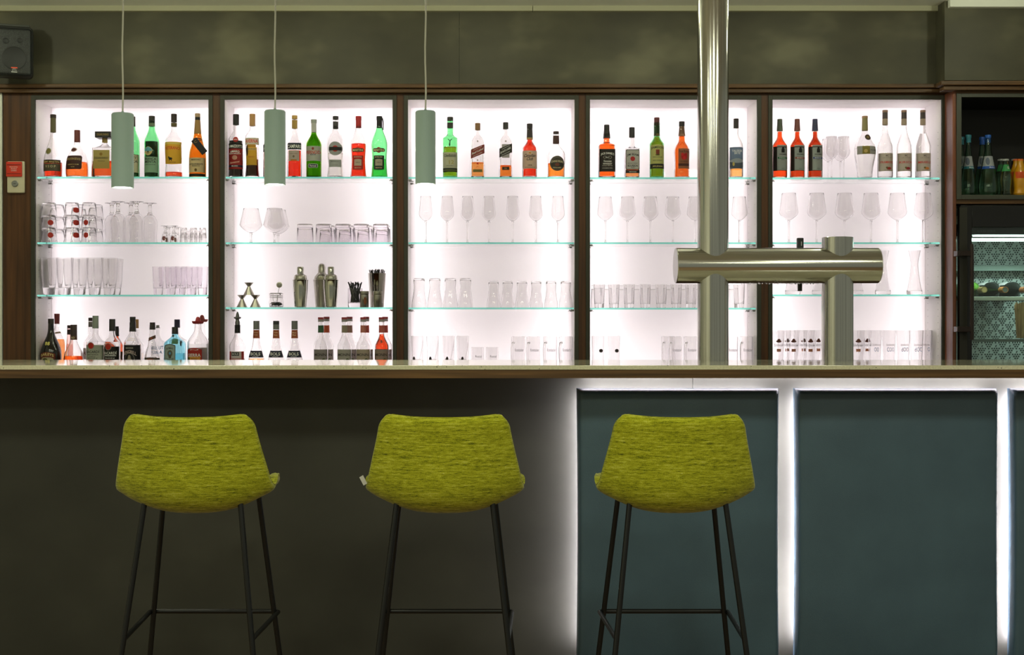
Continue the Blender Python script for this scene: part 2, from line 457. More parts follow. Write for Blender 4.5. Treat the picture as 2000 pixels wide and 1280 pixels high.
# LED strip under the counter above the panels
box('led_strip', X(1140, QF), XR-0.02, BD-0.03, BD-0.02, z_slab-0.032, z_slab-0.0215, EMIT('led_strip_soft', LEDB, 26.0), bar)
leather = NOISY('teal_leatherette', [(0.3, C(64, 87, 102)), (0.7, C(72, 97, 112))], noise=5, rough=0.36, bump=0.35, bump_scale=420, spec=0.6)
def cushion(x0, x1, y0, y1, z0, z1, label):
    nx, nz = 40, 56
    v, f = [], []
    rad = 0.020
    def edge(d):                      # pillow rounding towards the rim
        d = min(d/rad, 1.0)
        return math.sqrt(max(0.0, 1-(1-d)**2))
    us = [0, .003, .008, .014, .02, .03]; us = [u for u in us]
    def axis(L, n):
        a = list(us); inner = [0.03+(L-0.06)*k/n for k in range(1, n)]
        return a+inner+[L-u for u in reversed(us)]
    ax, az = axis(x1-x0, 18), axis(z1-z0, 22)
    W, Hh = x1-x0, z1-z0
    for j, zz in enumerate(az):
        for i, xx in enumerate(ax):
            dx, dz = min(xx, W-xx), min(zz, Hh-zz)
            dep = 0.030*edge(dx)*edge(dz)+(y1-y0-0.030-0.012)
            dep += 0.012*min(1, dx/0.16)**.5*min(1, dz/0.16)**.5
            pull = 0.0022*math.sin(xx*55)*math.exp(-dz*60)+0.0018*math.sin(zz*60)*math.exp(-dx*60)
            sx = 0.004*math.sin(math.pi*zz/Hh)*(1 if xx > W/2 else -1)*(-1)*math.exp(-dx*30)
            v.append((xx-W/2+sx, (y1-y0)-dep+pull*0.6, zz))
    n0 = len(ax)
    for j in range(len(az)-1):
        for i in range(n0-1): f.append((j*n0+i, j*n0+i+1, (j+1)*n0+i+1, (j+1)*n0+i))
    rim = [i for i in range(n0)]+[j*n0+n0-1 for j in range(1, len(az))]+[(len(az)-1)*n0+i for i in range(n0-2, -1, -1)]+[j*n0 for j in range(len(az)-2, 0, -1)]
    o0 = len(v)
    for k in rim: v.append((v[k][0], (y1-y0), v[k][2]))
    m_ = len(rim)
    for k in range(m_): f.append((rim[k], o0+k, o0+(k+1) % m_, rim[(k+1) % m_]))
    f.append(tuple(o0+k for k in range(m_)))
    me = mesh_from('upholstered_panel', v, f, True, 60)
    o = empty('upholstered_panel', ((x0+x1)/2, y0, z0), label, 'panel', 'upholstered bar front panels')
    link('padding', me, leather, o)
    bx = ((x0+x1)/2)
    for sx in (-1, 1):
        for zz in (z0+0.2, z1-0.2):
            box('spacer', bx+sx*0.2-0.02, bx+sx*0.2+0.02, y1, BD-0.001, zz-0.02, zz+0.02, black_in, o)
    return o
plab = ['teal leatherette panel behind the bar stool, set on the lit bar front', 'teal leatherette panel standing clear of any stool on the lit bar front', 'teal leatherette panel below the wine cooler, mostly out of view']
for (a, b_), l_ in zip(PANELS, plab): cushion(X(a, QF), X(b_, QF), QF, QB, zb, zc, l_)

# ================================================================ pendant lamps
shade_m = P('mint_lacquer', C(164, 190, 188), 0.5)
glow_m = EMIT('lamp_diffuser', (1.0, 1.0, 0.95), 9.0)
cord_m = P('white_cord', C(205, 205, 195), 0.5)
for px, y0, y1, Zp, wpx, lab in ((239.5, 222, 367, 4.42, 42.5, 'mint cylinder pendant lamp hanging before the amaretto bottle'),
                        (537, 216.5, 361, 4.52, 41, 'mint cylinder pendant lamp hanging before the bitters bottles'),
                        (831, 217.5, 360, 4.52, 39.5, 'mint cylinder pendant lamp hanging before the empty shelf end by the stag whisky')):
    zl, zu, r = H(y1, Zp), H(y0, Zp), S(wpx/2, Zp)
    L = zu-zl
    o = empty('pendant_lamp', (X(px, Zp), Zp, zl), lab, 'lamp', 'pendant lamps over the bar')
    link('shade', lathe('shade', [(r-0.002, 0.012), (r-0.002, 0), (r, 0), (r, L-0.004), (r-0.003, L), (0.006, L+0.001), (0.004, L+0.008), (0, L+0.008)], 40), shade_m, o)
    d = link('diffuser', lathe('diffuser', [(0, 0.0035), (r*0.86, 0.0035), (r*0.86, 0.010), (0, 0.010)], 32), glow_m, o)
    link('reflector_ring', lathe('reflector_ring', [(r*0.87, 0.004), (r-0.0022, 0.001), (r-0.0022, 0.012), (r*0.87, 0.012), (r*0.87, 0.004)], 32), P('white_ring', C(225, 225, 215), 0.4), o)
    pth = [(0.0015*math.sin(k*1.3), 0, L+0.006+(CEIL-zl-L-0.006)*k/14) for k in range(15)]; pth[0] = (0, 0, L+0.004); pth[-1] = (0, 0, CEIL-zl)
    link('cord', tube('cord', pth, 0.0030, 8), cord_m, o)
    link('ceiling_rose', lathe('ceiling_rose', [(0, CEIL-zl-0.03), (0.04, CEIL-zl-0.03), (0.045, CEIL-zl), (0, CEIL-zl)], 24), shade_m, o)
    sp = bpy.data.lights.new('lamp_spot', 'SPOT'); sp.energy = 12; sp.color = (1.0, 0.97, 0.72); sp.spot_size = math.radians(95); sp.spot_blend = 0.8; sp.shadow_soft_size = 0.025
    so = bpy.data.objects.new('lamp_spot', sp); COL.objects.link(so); so.parent = o; so.location = (0, 0, -0.004)

# ================================================================ beer tower
def brushed(name, axis):
    m, nt, out = nodes_of(name)
    N = nt.nodes.new; L_ = nt.links.new
    tc = N('ShaderNodeTexCoord'); mp = N('ShaderNodeMapping')
    mp.inputs['Scale'].default_value = (160, 160, 1.0) if axis == 'z' else (1.0, 160, 160)
    L_(tc.outputs['Object'], mp.inputs[0])
    n = N('ShaderNodeTexNoise'); n.inputs['Scale'].default_value = 1.0; n.inputs['Detail'].default_value = 3; L_(mp.outputs[0], n.inputs['Vector'])
    b = N('ShaderNodeBsdfPrincipled'); b.inputs['Metallic'].default_value = 1
    r = N('ShaderNodeValToRGB'); r.color_ramp.elements[0].position = 0.3; r.color_ramp.elements[1].position = 0.7
    r.color_ramp.elements[0].color = (*C(176, 174, 166), 1); r.color_ramp.elements[1].color = (*C(206, 204, 196), 1)
    L_(n.outputs['Fac'], r.inputs[0]); L_(r.outputs[0], b.inputs['Base Color'])
    b.inputs['Roughness'].default_value = 0.15
    bp = N('ShaderNodeBump'); bp.inputs['Strength'].default_value = 0.06; bp.inputs['Distance'].default_value = 0.001
    L_(n.outputs['Fac'], bp.inputs['Height']); L_(bp.outputs[0], b.inputs['Normal'])
    L_(b.outputs[0], out.inputs[0]); return m
br_z, br_x = brushed('brushed_steel_column', 'z'), brushed('brushed_steel_crossbar', 'x')
ZT = 4.735
tx1, tx2 = X(1392.5, ZT), X(1635.5, ZT)
rv, rh = S(30.3, ZT), S(34.8, ZT)
zh = H(519, ZT)
tw = empty('beer_tower', (tx1, ZT, z_top), 'brushed steel beer tower of two columns and a thick crossbar on the counter', 'beer tower')
link('tall_column', lathe('tall_column', [(0, 0), (rv, 0), (rv, CEIL-z_top), (0, CEIL-z_top)], 64), br_z, tw)
ht = H(464, ZT)-z_top
link('short_column', lathe('short_column', [(0, 0), (rv, 0), (rv, ht-0.001), (rv-0.001, ht), (0, ht)], 64), br_z, tw, (tx2-tx1, 0, 0))
xa, xb = X(1320, ZT), X(1714, ZT)
me = lathe('crossbar', [(rh-0.0015, 0), (rh, 0.0015), (rh, xb-xa-0.0015), (rh-0.0015, xb-xa)], 64)
me.transform(Matrix.Rotation(math.pi/2, 4, 'Y'))
link('crossbar', me, br_x, tw, (xa-tx1, 0, zh-z_top))
capm = P('satin_steel_cap', C(200, 198, 194), 0.35, 1.0)
for xx, s_ in ((xa, -1), (xb, 1)):
    me = lathe('end_cap', [(0, 0), (rh-0.0012, 0), (rh-0.0006, 0.001), (rh-0.0015, 0.002), (0, 0.002)], 48); me.transform(Matrix.Rotation(s_*math.pi/2, 4, 'Y'))
    link('end_cap', me, capm, tw, (xx-tx1-0.0005*s_, 0, zh-z_top))
blk = P('black_plastic', C(30, 29, 28), 0.4)
th_ = empty('tap', (0, 0, 0)); th_.parent = tw; th_.location = (X(1562, ZT+0.09)-tx1, 0.085, zh-z_top)
link('tap_handle', box_mesh('tap_handle', -0.012, 0.012, -0.009, 0.009, 0.035, 0.108, 0.003), blk, th_)
link('tap_body', lathe('tap_body', [(0, -0.03), (0.016, -0.03), (0.018, 0.0), (0.016, 0.036), (0, 0.036)], 20), steel, th_)
me = tube('spout', [(0, 0, -0.028), (0, 0.004, -0.06), (0.001, 0.006, -0.092)], [0.010, 0.009, 0.0085], 14)
link('spout', me, blk, th_)
link('handle_mark', box_mesh('handle_mark', 0.0016, 0.0044, -0.0096, -0.009, 0.078, 0.094), P('white_mark', C(215, 215, 215), 0.5), th_)
me = lathe('tap_shank', [(0, 0), (0.012, 0), (0.012, 0.03), (0, 0.03)], 16); me.transform(Matrix.Rotation(math.pi/2, 4, 'X'))
link('tap_shank', me, steel, th_, (0, -0.012, 0))
parts = []
for k in range(420):
    u = random.gauss(0, 0.42); xx = X(1515, ZT)+u*S(150, ZT)
    if not (X(1428, ZT) < xx < X(1604, ZT)): continue
    ang = random.uniform(-math.pi/2-0.15, -math.pi/2+0.62-abs(u)*0.25)
    ang = -math.pi/2-abs(ang+math.pi/2)
    r = random.uniform(0.0006, 0.0016)
    parts.append(sphere_data((xx-tx1, rh*math.cos(ang)*1.0, zh-z_top+rh*math.sin(ang)), r, 6, 4))
for k in range(30):
    xx = random.uniform(X(1448, ZT), X(1600, ZT)); r = random.uniform(0.0016, 0.0027)
    parts.append(sphere_data((xx-tx1, random.uniform(-0.012, 0.006), zh-z_top-rh-0.0006), r, 8, 5, 1.2))
o = link('condensation', joined('condensation', parts), G((1, 1, 1), 1.33), tw); o['kind'] = 'stuff'

# ================================================================ bar stools
def fabric():
    m, nt, out = nodes_of('chartreuse_weave')
    N = nt.nodes.new; L_ = nt.links.new
    tc = N('ShaderNodeTexCoord')
    def noise(scale, sx, sy, sz, detail):
        mp = N('ShaderNodeMapping'); mp.inputs['Scale'].default_value = (sx, sy, sz); L_(tc.outputs['Object'], mp.inputs[0])
        n = N('ShaderNodeTexNoise'); n.inputs['Scale'].default_value = scale; n.inputs['Detail'].default_value = detail; L_(mp.outputs[0], n.inputs['Vector']); return n
    a = noise(1, 60, 60, 520, 3); b_ = noise(1, 520, 520, 700, 2); c_ = noise(1, 14, 14, 200, 2)
    r = N('ShaderNodeValToRGB'); e = r.color_ramp.elements
    e[0].position = 0.30; e[0].color = (*C(56, 62, 18), 1); e[1].position = 0.42; e[1].color = (*C(124, 128, 16), 1)
    q = e.new(0.55); q.color = (*C(158, 160, 30), 1); q = e.new(0.66); q.color = (*C(178, 180, 50), 1); q = e.new(0.76); q.color = (*C(200, 200, 110), 1)
    m1 = N('ShaderNodeMath'); m1.operation = 'MULTIPLY_ADD'; L_(a.outputs['Fac'], m1.inputs[0]); m1.inputs[1].default_value = 0.62
    m2 = N('ShaderNodeMath'); m2.operation = 'MULTIPLY_ADD'; L_(b_.outputs['Fac'], m2.inputs[0]); m2.inputs[1].default_value = 0.55
    m3 = N('ShaderNodeMath'); m3.operation = 'MULTIPLY_ADD'; L_(c_.outputs['Fac'], m3.inputs[0]); m3.inputs[1].default_value = 0.45; m3.inputs[2].default_value = -0.29
    L_(m3.outputs[0], m2.inputs[2]); L_(m2.outputs[0], m1.inputs[2]); L_(m1.outputs[0], r.inputs[0])
    b = N('ShaderNodeBsdfPrincipled'); L_(r.outputs[0], b.inputs['Base Color']); b.inputs['Roughness'].default_value = 0.9
    b.inputs['Sheen Weight'].default_value = 0.25; b.inputs['Sheen Roughness'].default_value = 0.4; b.inputs['Specular IOR Level'].default_value = 0.15
    bp = N('ShaderNodeBump'); bp.inputs['Strength'].default_value = 0.5; bp.inputs['Distance'].default_value = 0.0012
    L_(m1.outputs[0], bp.inputs['Height']); L_(bp.outputs[0], b.inputs['Normal']); L_(b.outputs[0], out.inputs[0]); return m
weave = fabric()
leg_m = P('black_powder_coat', C(14, 15, 15), 0.35, spec=0.35)
def interp(tab, t):
    for (a, *va), (b, *vb) in zip(tab, tab[1:]):
        if t <= b:
            k = (t-a)/(b-a); k = max(0, min(1, k))
            return [p+(q-p)*k for p, q in zip(va, vb)]
    return list(tab[-1][1:])
def catmull(tab, t):
    n = len(tab)
    for i in range(n-1):
        if t <= tab[i+1][0] or i == n-2:
            a, b = tab[i], tab[i+1]; k = (t-a[0])/(b[0]-a[0])
            p0 = tab[max(i-1, 0)]; p3 = tab[min(i+2, n-1)]
            res = []
            for c in range(1, len(a)):
                m1 = (b[c]-p0[c])/(b[0]-p0[0])*(b[0]-a[0]); m2 = (p3[c]-a[c])/(p3[0]-a[0])*(b[0]-a[0])
                k2, k3 = k*k, k*k*k
                res.append((2*k3-3*k2+1)*a[c]+(k3-2*k2+k)*m1+(-2*k3+3*k2)*b[c]+(k3-k2)*m2)
            return res
# centre line of the shell: v, depth y, height z, half width, wing (sides forward), lift (sides up)
SHELL = [(0.00, -0.012, 1.004, 0.176, 0.045, 0.006), (0.12, -0.004, 0.945, 0.187, 0.055, 0.004), (0.26, 0.006, 0.870, 0.205, 0.068, 0.004),
         (0.36, 0.016, 0.812, 0.217, 0.078, 0.014), (0.45, 0.040, 0.768, 0.2245, 0.078, 0.044), (0.53, 0.085, 0.749, 0.226, 0.062, 0.078),
         (0.64, 0.160, 0.745, 0.219, 0.035, 0.086), (0.80, 0.280, 0.752, 0.208, 0.010, 0.068), (0.94, 0.385, 0.765, 0.192, -0.010, 0.030), (1.00, 0.420, 0.760, 0.175, -0.030, 0.022)]
def shell_point(u, v):
    y, z, hw, wing, lift = catmull(SHELL, v)
    au = abs(u)
    # rounded corners at the top of the back and at the front lip
    kt_, kf_ = max(0.0, 1-v/0.075), max(0.0, (v-0.90)/0.10)
    hw -= 0.034*(1-math.sqrt(1-kt_*kt_))+0.05*(1-math.sqrt(max(0.0, 1-kf_*kf_)))
    z2 = z+lift*au**2.7-0.006*min(1.0, v/0.5)
    y2 = y+wing*au**2
    x2 = u*hw
    return Vector((x2, y2, z2))
def shell_mesh():
    nu, nv, T = 30, 46, 0.030
    P_, Nn = [], []
    for j in range(nv+1):
        for i in range(nu+1):
            u, v = -1+2*i/nu, j/nv
            v = 0.5-0.5*math.sin((0.5-v)*math.pi*0.94)/math.sin(math.pi*0.47)
            u = math.sin(u*math.pi/2*0.92)/math.sin(math.pi/2*0.92)
            p = shell_point(u, v); du = shell_point(min(u+.01, 1), v)-shell_point(max(u-.01, -1), v); dv = shell_point(u, min(v+.01, 1))-shell_point(u, max(v-.01, 0))
            P_.append((p, du.cross(dv).normalized(), u, v))
    v, f = [], []
    n0 = nu+1
    def put(sgn):
        o = len(v)
        for p, n, u, vv in P_:
            e = min((1-abs(u))*0.22, vv*0.45, (1-vv)*0.45)/0.016
            e = min(1.0, max(0.0, e)); k = math.sqrt(1-(1-e)**2)
            v.append(tuple(p+n*sgn*(T/2)*k*0.98+n*0))
        return o
    o1 = put(1); o2 = put(-1)
    for j in range(nv):
        for i in range(nu):
            a, b, c, d = j*n0+i, j*n0+i+1, (j+1)*n0+i+1, (j+1)*n0+i
            f.append((o1+a, o1+b, o1+c, o1+d)); f.append((o2+d, o2+c, o2+b, o2+a))
    bmv = mesh_from('seat_shell', v, f, True, 80)
    bm = bmesh.new(); bm.from_mesh(bmv); bmesh.ops.remove_doubles(bm, verts=bm.verts, dist=0.0006); bmesh.ops.recalc_face_normals(bm, faces=bm.faces)
    bm.to_mesh(bmv); bm.free(); bmv.polygons.foreach_set('use_smooth', [True]*len(bmv.polygons)); bmv.set_sharp_from_angle(angle=math.radians(85))
    return bmv
shell_me = shell_mesh()
vv_ = lambda j: 0.5-0.5*math.sin((0.5-j/60)*math.pi*0.94)/math.sin(math.pi*0.47)
rim = [shell_point(-1, vv_(j)) for j in range(61)]+[shell_point(-1+2*i/40, 1) for i in range(1, 41)]+[shell_point(1, vv_(60-j)) for j in range(1, 61)]+[shell_point(1-2*i/40, 0) for i in range(1, 40)]
rim_me = tube('rim_seam', rim, 0.0022, 6, True)
LEGS = {'n': ((0.134, 0.075, 0.768), (0.222, -0.045, 0.0)), 'f': ((0.140, 0.315, 0.768), (0.226, 0.395, 0.0))}
def leg_at(k, z):
    a, b = Vector(LEGS[k][0]), Vector(LEGS[k][1]); t = (a.z-z)/(a.z-b.z); return a+(b-a)*t
def make_stool(px, zshell, label, tagged=False):
    o = empty('bar_stool', (X(px, zshell), zshell, 0), label, 'bar stool', 'bar stools at the counter')
    s = link('seat_shell', shell_me, weave, o); link('rim_seam', rim_me, weave, s)
    for k in ('n', 'f'):
        for sx in (-1, 1):
            a, b = Vector(LEGS[k][0]), Vector(LEGS[k][1]); a.x *= sx; b.x *= sx
            lg = link('leg', tube('leg', [a, a+(b-a)*0.5, b], 0.0078, 12), leg_m, o)
            link('glide', lathe('glide', [(0, 0), (0.010, 0), (0.010, 0.012), (0, 0.012)], 12), blk, lg, (b.x, b.y, 0.0))
    zf = 0.388
    pf, pn = leg_at('f', zf), leg_at('n', zf)
    e = 0.012
    path = [(-pn.x, pn.y, zf), (-pf.x-e, pf.y+0.002, zf), (-pf.x, pf.y+0.012, zf), (pf.x, pf.y+0.012, zf), (pf.x+e, pf.y+0.002, zf), (pn.x, pn.y, zf)]
    for nm, q in (('footrest', path[2:4]), ('side_bar', [path[0], path[1], path[2]]), ('side_bar', [path[3], path[4], path[5]])):
        link(nm, tube(nm, q, 0.0070, 12), leg_m, o)
    for y_, hw in ((0.075, 0.134), (0.315, 0.140)):
        link('seat_rail', tube('seat_rail', [(-hw, y_, 0.769), (-hw*0.5, y_, 0.754), (hw*0.5, y_, 0.754), (hw, y_, 0.769)], 0.0075, 10), leg_m, o)
    if tagged:
        t = box_mesh('care_tag', -0.006, 0.006, -0.0004, 0.0004, -0.014, 0.014)
        q = link('care_tag', t, P('white_tag', C(200, 200, 195), 0.7), o, (-0.229, 0.075, 0.822)); q.rotation_euler = (0.2, -0.5, 0.3)
        q['label'] = 'small white sewn-in tag'
    return o
make_stool(364, 3.53, 'chartreuse woven bar stool below the first pendant, farthest from the teal panels')
make_stool(866.5, 3.53, 'chartreuse woven bar stool with a small white side tag', True)
make_stool(1331, 3.53, 'chartreuse woven bar stool standing in front of a teal panel')
# ================================================================ wall speaker, release switch
ZS = 6.04
sp = empty('wall_speaker', (X(28, ZS), ZS, H(149, ZS)), 'small black wall loudspeaker above the cornice', 'speaker', None, math.radians(17))
hw, hh = S(34, ZS), S(100, ZS)
spm = P('black_speaker_shell', C(36, 38, 36), 0.6)
link('cabinet', box_mesh('cabinet', -hw, hw, 0, 0.09, 0, hh, 0.022, 4), spm, sp)
link('grille', box_mesh('grille', -hw+0.006, hw-0.006, -0.006, 0.01, 0.006, hh-0.016, 0.014, 4), NOISY('perforated_grille', [(0.4, C(30, 32, 31)), (0.6, C(48, 51, 49))], noise=260, detail=1, rough=0.6), sp)
for cx_, cz_, r_, n_ in ((-0.001, S(35, ZS), 0.056, 'woofer_ring'), (-0.038, S(68, ZS), 0.015, 'bass_port'), (0.024, S(70, ZS), 0.013, 'tweeter')):
    me = lathe(n_, [(r_, 0), (r_, 0.0022), (r_-0.003, 0.003), (r_-0.006, 0.0012), (0, 0.001)], 32); me.transform(Matrix.Rotation(math.pi/2, 4, 'X'))
    link(n_, me, P('dark_cone', C(30, 32, 31), 0.6), sp, (cx_, -0.0052, cz_))
link('top_fin', box_mesh('top_fin', -hw+0.012, hw-0.014, 0.03, 0.09, hh-0.006, hh+0.012, 0.005, 2), P('grey_fin', C(62, 64, 58), 0.6), sp)
zz = S(15, ZS)
link('badge', box_mesh('badge', -0.014, 0.014, -0.0072, -0.0062, zz+0.0005, zz+0.0055), P('red_badge', C(225, 80, 45), 0.5), sp)
bw = P('white_badge', C(225, 225, 220), 0.5)
flat_text('lettering', 'JBL', sp.location+Vector((0, -0.0075, zz-0.0065)), 0.0105, bw, sp, 0.022)
link('badge', box_mesh('badge', -0.013, 0.013, -0.0072, -0.0062, zz-0.0185, zz-0.0155), bw, sp)
link('wall_bracket', box_mesh('wall_bracket', -0.02, 0.02, 0.09, 0.145, hh*0.4, hh*0.6), spm, sp)
ZW = ZF-0.018
sw = empty('release_switch', (X(30.5, ZW), ZF-0.004, H(377, ZW)), 'cream key switch with a red flap on the walnut post', 'switch')
ivory = P('ivory_plastic', C(214, 206, 178), 0.45); redp = P('red_plastic', C(214, 52, 26), 0.45)
w2, h2 = S(17, ZW), S(62, ZW)
link('housing', box_mesh('housing', -w2, w2, -0.014, 0, 0, h2, 0.005, 3), ivory, sw)
fl = link('flap', box_mesh('flap', -w2-0.002, w2-0.010, -0.021, -0.013, h2-S(30.5, ZW), h2-0.003, 0.003, 3), redp, sw)
link('groove', box_mesh('groove', -w2+0.003, w2-0.014, -0.0216, -0.0208, h2-S(8, ZW), h2-S(6.6, ZW)), P('dark_red', C(110, 22, 12), 0.5), fl)
link('groove', box_mesh('groove', -w2+0.003, w2-0.014, -0.0216, -0.0208, h2-S(25.5, ZW), h2-S(24.3, ZW)), P('dark_red', C(110, 22, 12), 0.5), fl)
wt = P('white_print', C(240, 225, 215), 0.5)
for k, t_ in enumerate(('Feuerschutz-', 'abschluss', 'schließen')):
    v, f, asp = text_data(t_, 0.01); h_ = 0.0055; ww = min(0.044, h_*asp)
    me = mesh_from('lettering', [(q[0]*ww-0.006, -0.0219, h2-S(11.5+3.6*k, ZW)+q[1]*h_) for q in v], f, False)
    link('lettering', me, wt, fl)
me = lathe('key_lock', [(0, 0), (0.0155, 0), (0.0155, 0.003), (0.013, 0.005), (0.0, 0.005)], 28); me.transform(Matrix.Rotation(math.pi/2, 4, 'X'))
kl = link('key_lock', me, P('zinc', C(150, 152, 150), 0.4, 0.8), sw, (-0.003, -0.014, S(18, ZW)))
link('keyhole', box_mesh('keyhole', -0.006, 0.006, -0.0056, -0.0048, -0.001, 0.001), black_in, kl)

# ================================================================ dark cabinet with bottle niche and wine cooler
WR, XE = X(1845, ZR), 3.15
structure(box('wall_right', X(1845, ZR), XE, ZR, ZR+0.03, H(157, ZR), CEIL, wall_paint))
structure(box('trim_10', X(1856, ZR-0.03), XE, ZR-0.03, ZR, H(13, ZR-0.03), CEIL, pale_paint))
structure(box('trim_11', X(1838, ZR-0.045), XE, ZR-0.045, ZR+0.03, H(166, ZR-0.045), H(157.5, ZR-0.045), wood_h, None, 0.004))
structure(box('trim_12', X(1843, ZR-0.03), XE, ZR-0.03, ZR+0.03, H(176, ZR-0.03), H(167.5, ZR-0.03), wood_h, None, 0.003))
structure(box('wall_right_return', X(1845, ZR), X(1845, ZR)+0.015, ZR+0.03, ZF+0.05, H(157, ZR), CEIL, wall_paint))
structure(box('trim_13', X(1861, ZR), X(1868, ZR), ZR, ZF+0.02, 0, H(176, ZR), NOISY('reddish_walnut', [(0.3, C(92, 50, 30)), (0.7, C(132, 76, 48))], scale=(14, 14, 0.6), noise=3, rough=0.4), None, 0.004))
structure(box('trim_14', X(1867, ZR), XE, ZR+0.004, ZR+0.03, H(184, ZR), H(175, ZR), wood_h))
structure(box('trim_15', X(1867, ZR), XE, ZR+0.004, ZR+0.40, H(398, ZR), H(389.5, ZR), wood_h))
nz0, nz1 = H(381, ZR), H(190, ZR)
nx0 = X(1877.5, ZR)
nic = empty('bottle_niche', (nx0, ZR, nz0), 'dark open cabinet niche storing water and soda bottles', 'cabinet')
fm = P('grey_niche_frame', C(66, 68, 58), 0.5)
box('frame_stile', X(1868, ZR), nx0, ZR-0.004, ZR+0.02, H(389.5, ZR), H(183, ZR), fm, nic, 0.001)
box('frame_rail', nx0, XE-0.12, ZR-0.004, ZR+0.02, nz1, H(183, ZR), fm, nic, 0.001)
box('frame_rail', nx0, XE-0.12, ZR-0.004, ZR+0.02, H(389.5, ZR), nz0, fm, nic, 0.001)
box('back_panel', nx0, XE-0.12, ZR+0.36, ZR+0.37, nz0, nz1, black_in, nic)
box('side_panel', nx0-0.012, nx0, ZR+0.02, ZR+0.37, nz0, nz1, black_in, nic)
box('side_panel', XE-0.12, XE-0.11, ZR, ZR+0.37, nz0, nz1, black_in, nic)
box('top_panel', nx0, XE-0.12, ZR+0.02, ZR+0.37, nz1, nz1+0.01, black_in, nic)
box('bottom_panel', nx0, XE-0.12, ZR+0.02, ZR+0.37, nz0-0.01, nz0, P('charcoal_shelf', C(40, 41, 37), 0.5), nic)
# wine cooler
fx0 = X(1870, ZR); FD = ZR-0.02
cz1 = H(402, ZR)
wc = empty('wine_cooler', (fx0, ZR, 0.1), 'black wine cooler with glass door and pale perforated interior', 'wine cooler')
bk = P('black_gloss_door', C(20, 19, 18), 0.25); bk2 = P('black_door_face', C(42, 40, 30), 0.35)
gx0 = X(1898.5, FD); gz1 = H(444, FD)
XW = 3.02
box('door_stile', fx0+0.008, gx0, FD, FD+0.045, 0.12, cz1, bk, wc, 0.002)
box('door_stile', XW-0.07, XW, FD, FD+0.045, 0.12, cz1, bk, wc, 0.002)
box('stile_inlay', X(1874, FD), X(1889, FD), FD-0.0012, FD, 0.14, cz1-0.01, bk2, wc)
box('door_rail', gx0, XW-0.07, FD, FD+0.045, gz1, cz1, bk, wc, 0.002)
box('door_rail', gx0, XW-0.07, FD, FD+0.045, 0.12, 0.22, bk, wc, 0.002)
box('door_glass', gx0, XW-0.07, FD+0.018, FD+0.024, 0.22, gz1, G((0.96, 1.0, 0.985), 1.45), wc)
CBk = ZR+0.45
alu = NOISY('pale_cooler_lining', [(0.3, C(164, 178, 172)), (0.7, C(182, 196, 190))], noise=4, rough=0.5)
box('back_plate', gx0-0.03, XW-0.05, CBk, CBk+0.01, 0.12, cz1, alu, wc)
box('side_lining', fx0, fx0+0.006, FD+0.05, CBk, 0.12, cz1, P('dark_lining', C(50, 56, 52), 0.5), wc)
box('side_lining', XW-0.006, XW, FD+0.05, CBk, 0.12, cz1, P('dark_lining', C(50, 56, 52), 0.5), wc)
box('roof_lining', fx0, XW, FD+0.05, CBk, cz1-0.01, cz1, P('dark_lining', C(50, 56, 52), 0.5), wc)
box('floor_lining', fx0, XW, FD+0.05, CBk, 0.12, 0.13, P('dark_lining', C(50, 56, 52), 0.5), wc)
cp = box('control_panel', gx0-0.01, XW-0.05, FD+0.07, FD+0.20, H(459, ZR+0.07), H(444, ZR+0.07)+0.02, black_in, wc)
zl_ = H(461.5, ZR+0.09)
box('led_strip', X(1915, ZR), XW-0.10, FD+0.085, FD+0.12, zl_-0.002, zl_+0.0015, EMIT('cooler_light', (0.75, 1.0, 0.93), 16.0), wc)
lt_ = area('cooler_lamp', ((gx0+XW)/2+0.05, FD+0.20, zl_-0.012), 0.8, 10.0, (0.78, 1.0, 0.90), (math.radians(-28), 0, 0), 0.03)
gl = flat_text('lettering', 'LIEBHERR', (X(1924, ZR+0.069), FD+0.0692, H(452, ZR+0.069)), 0.010, P('dim_grey_print', C(70, 76, 72), 0.5), wc, S(36, ZR))
gd = lathe('status_light', [(0, 0), (0.0052, 0), (0.0042, 0.002), (0, 0.002)], 14); gd.transform(Matrix.Rotation(math.pi/2, 4, 'X'))
link('status_light', gd, EMIT('green_led', (0.15, 1.0, 0.05), 2.2), wc, Vector((X(1998.5, ZR+0.069), FD+0.0695, H(451.5, ZR+0.069)))-wc.location)
# grape-cluster perforation of the back plate
bp_ = bpy.data.objects['back_plate']
parts = []
y_ = CBk-0.0012
def cluster(cx_, cz_):
    d = S(4.6, CBk)
    for row, n in enumerate((4, 3, 2, 1)):
        for k in range(n):
            parts.append(disc_data((cx_+(k-(n-1)/2)*d-fx0, y_-ZR, cz_-row*d*0.85-0.1), S(1.75, CBk), 6))
    parts.append(([(cx_+S(a, CBk)-fx0, y_-ZR, cz_+S(b, CBk)-0.1) for a, b in ((-1.0, 3), (0.8, 2.6), (2.6, 6.5), (0.6, 7.0))], [(0, 1, 2, 3)]))
row = 0
py = 474.0
while py < 790:
    for k in range(16):
        cluster(X(1890.0+27*k+(13.5 if row % 2 else 0), CBk), H(py, CBk))
    py += 11.5 if row % 2 == 0 else 11.5; row += 1
o = link('perforation', joined('perforation', parts), P('perforation_shadow', C(34, 52, 48), 0.6), bp_); o['kind'] = 'stuff'
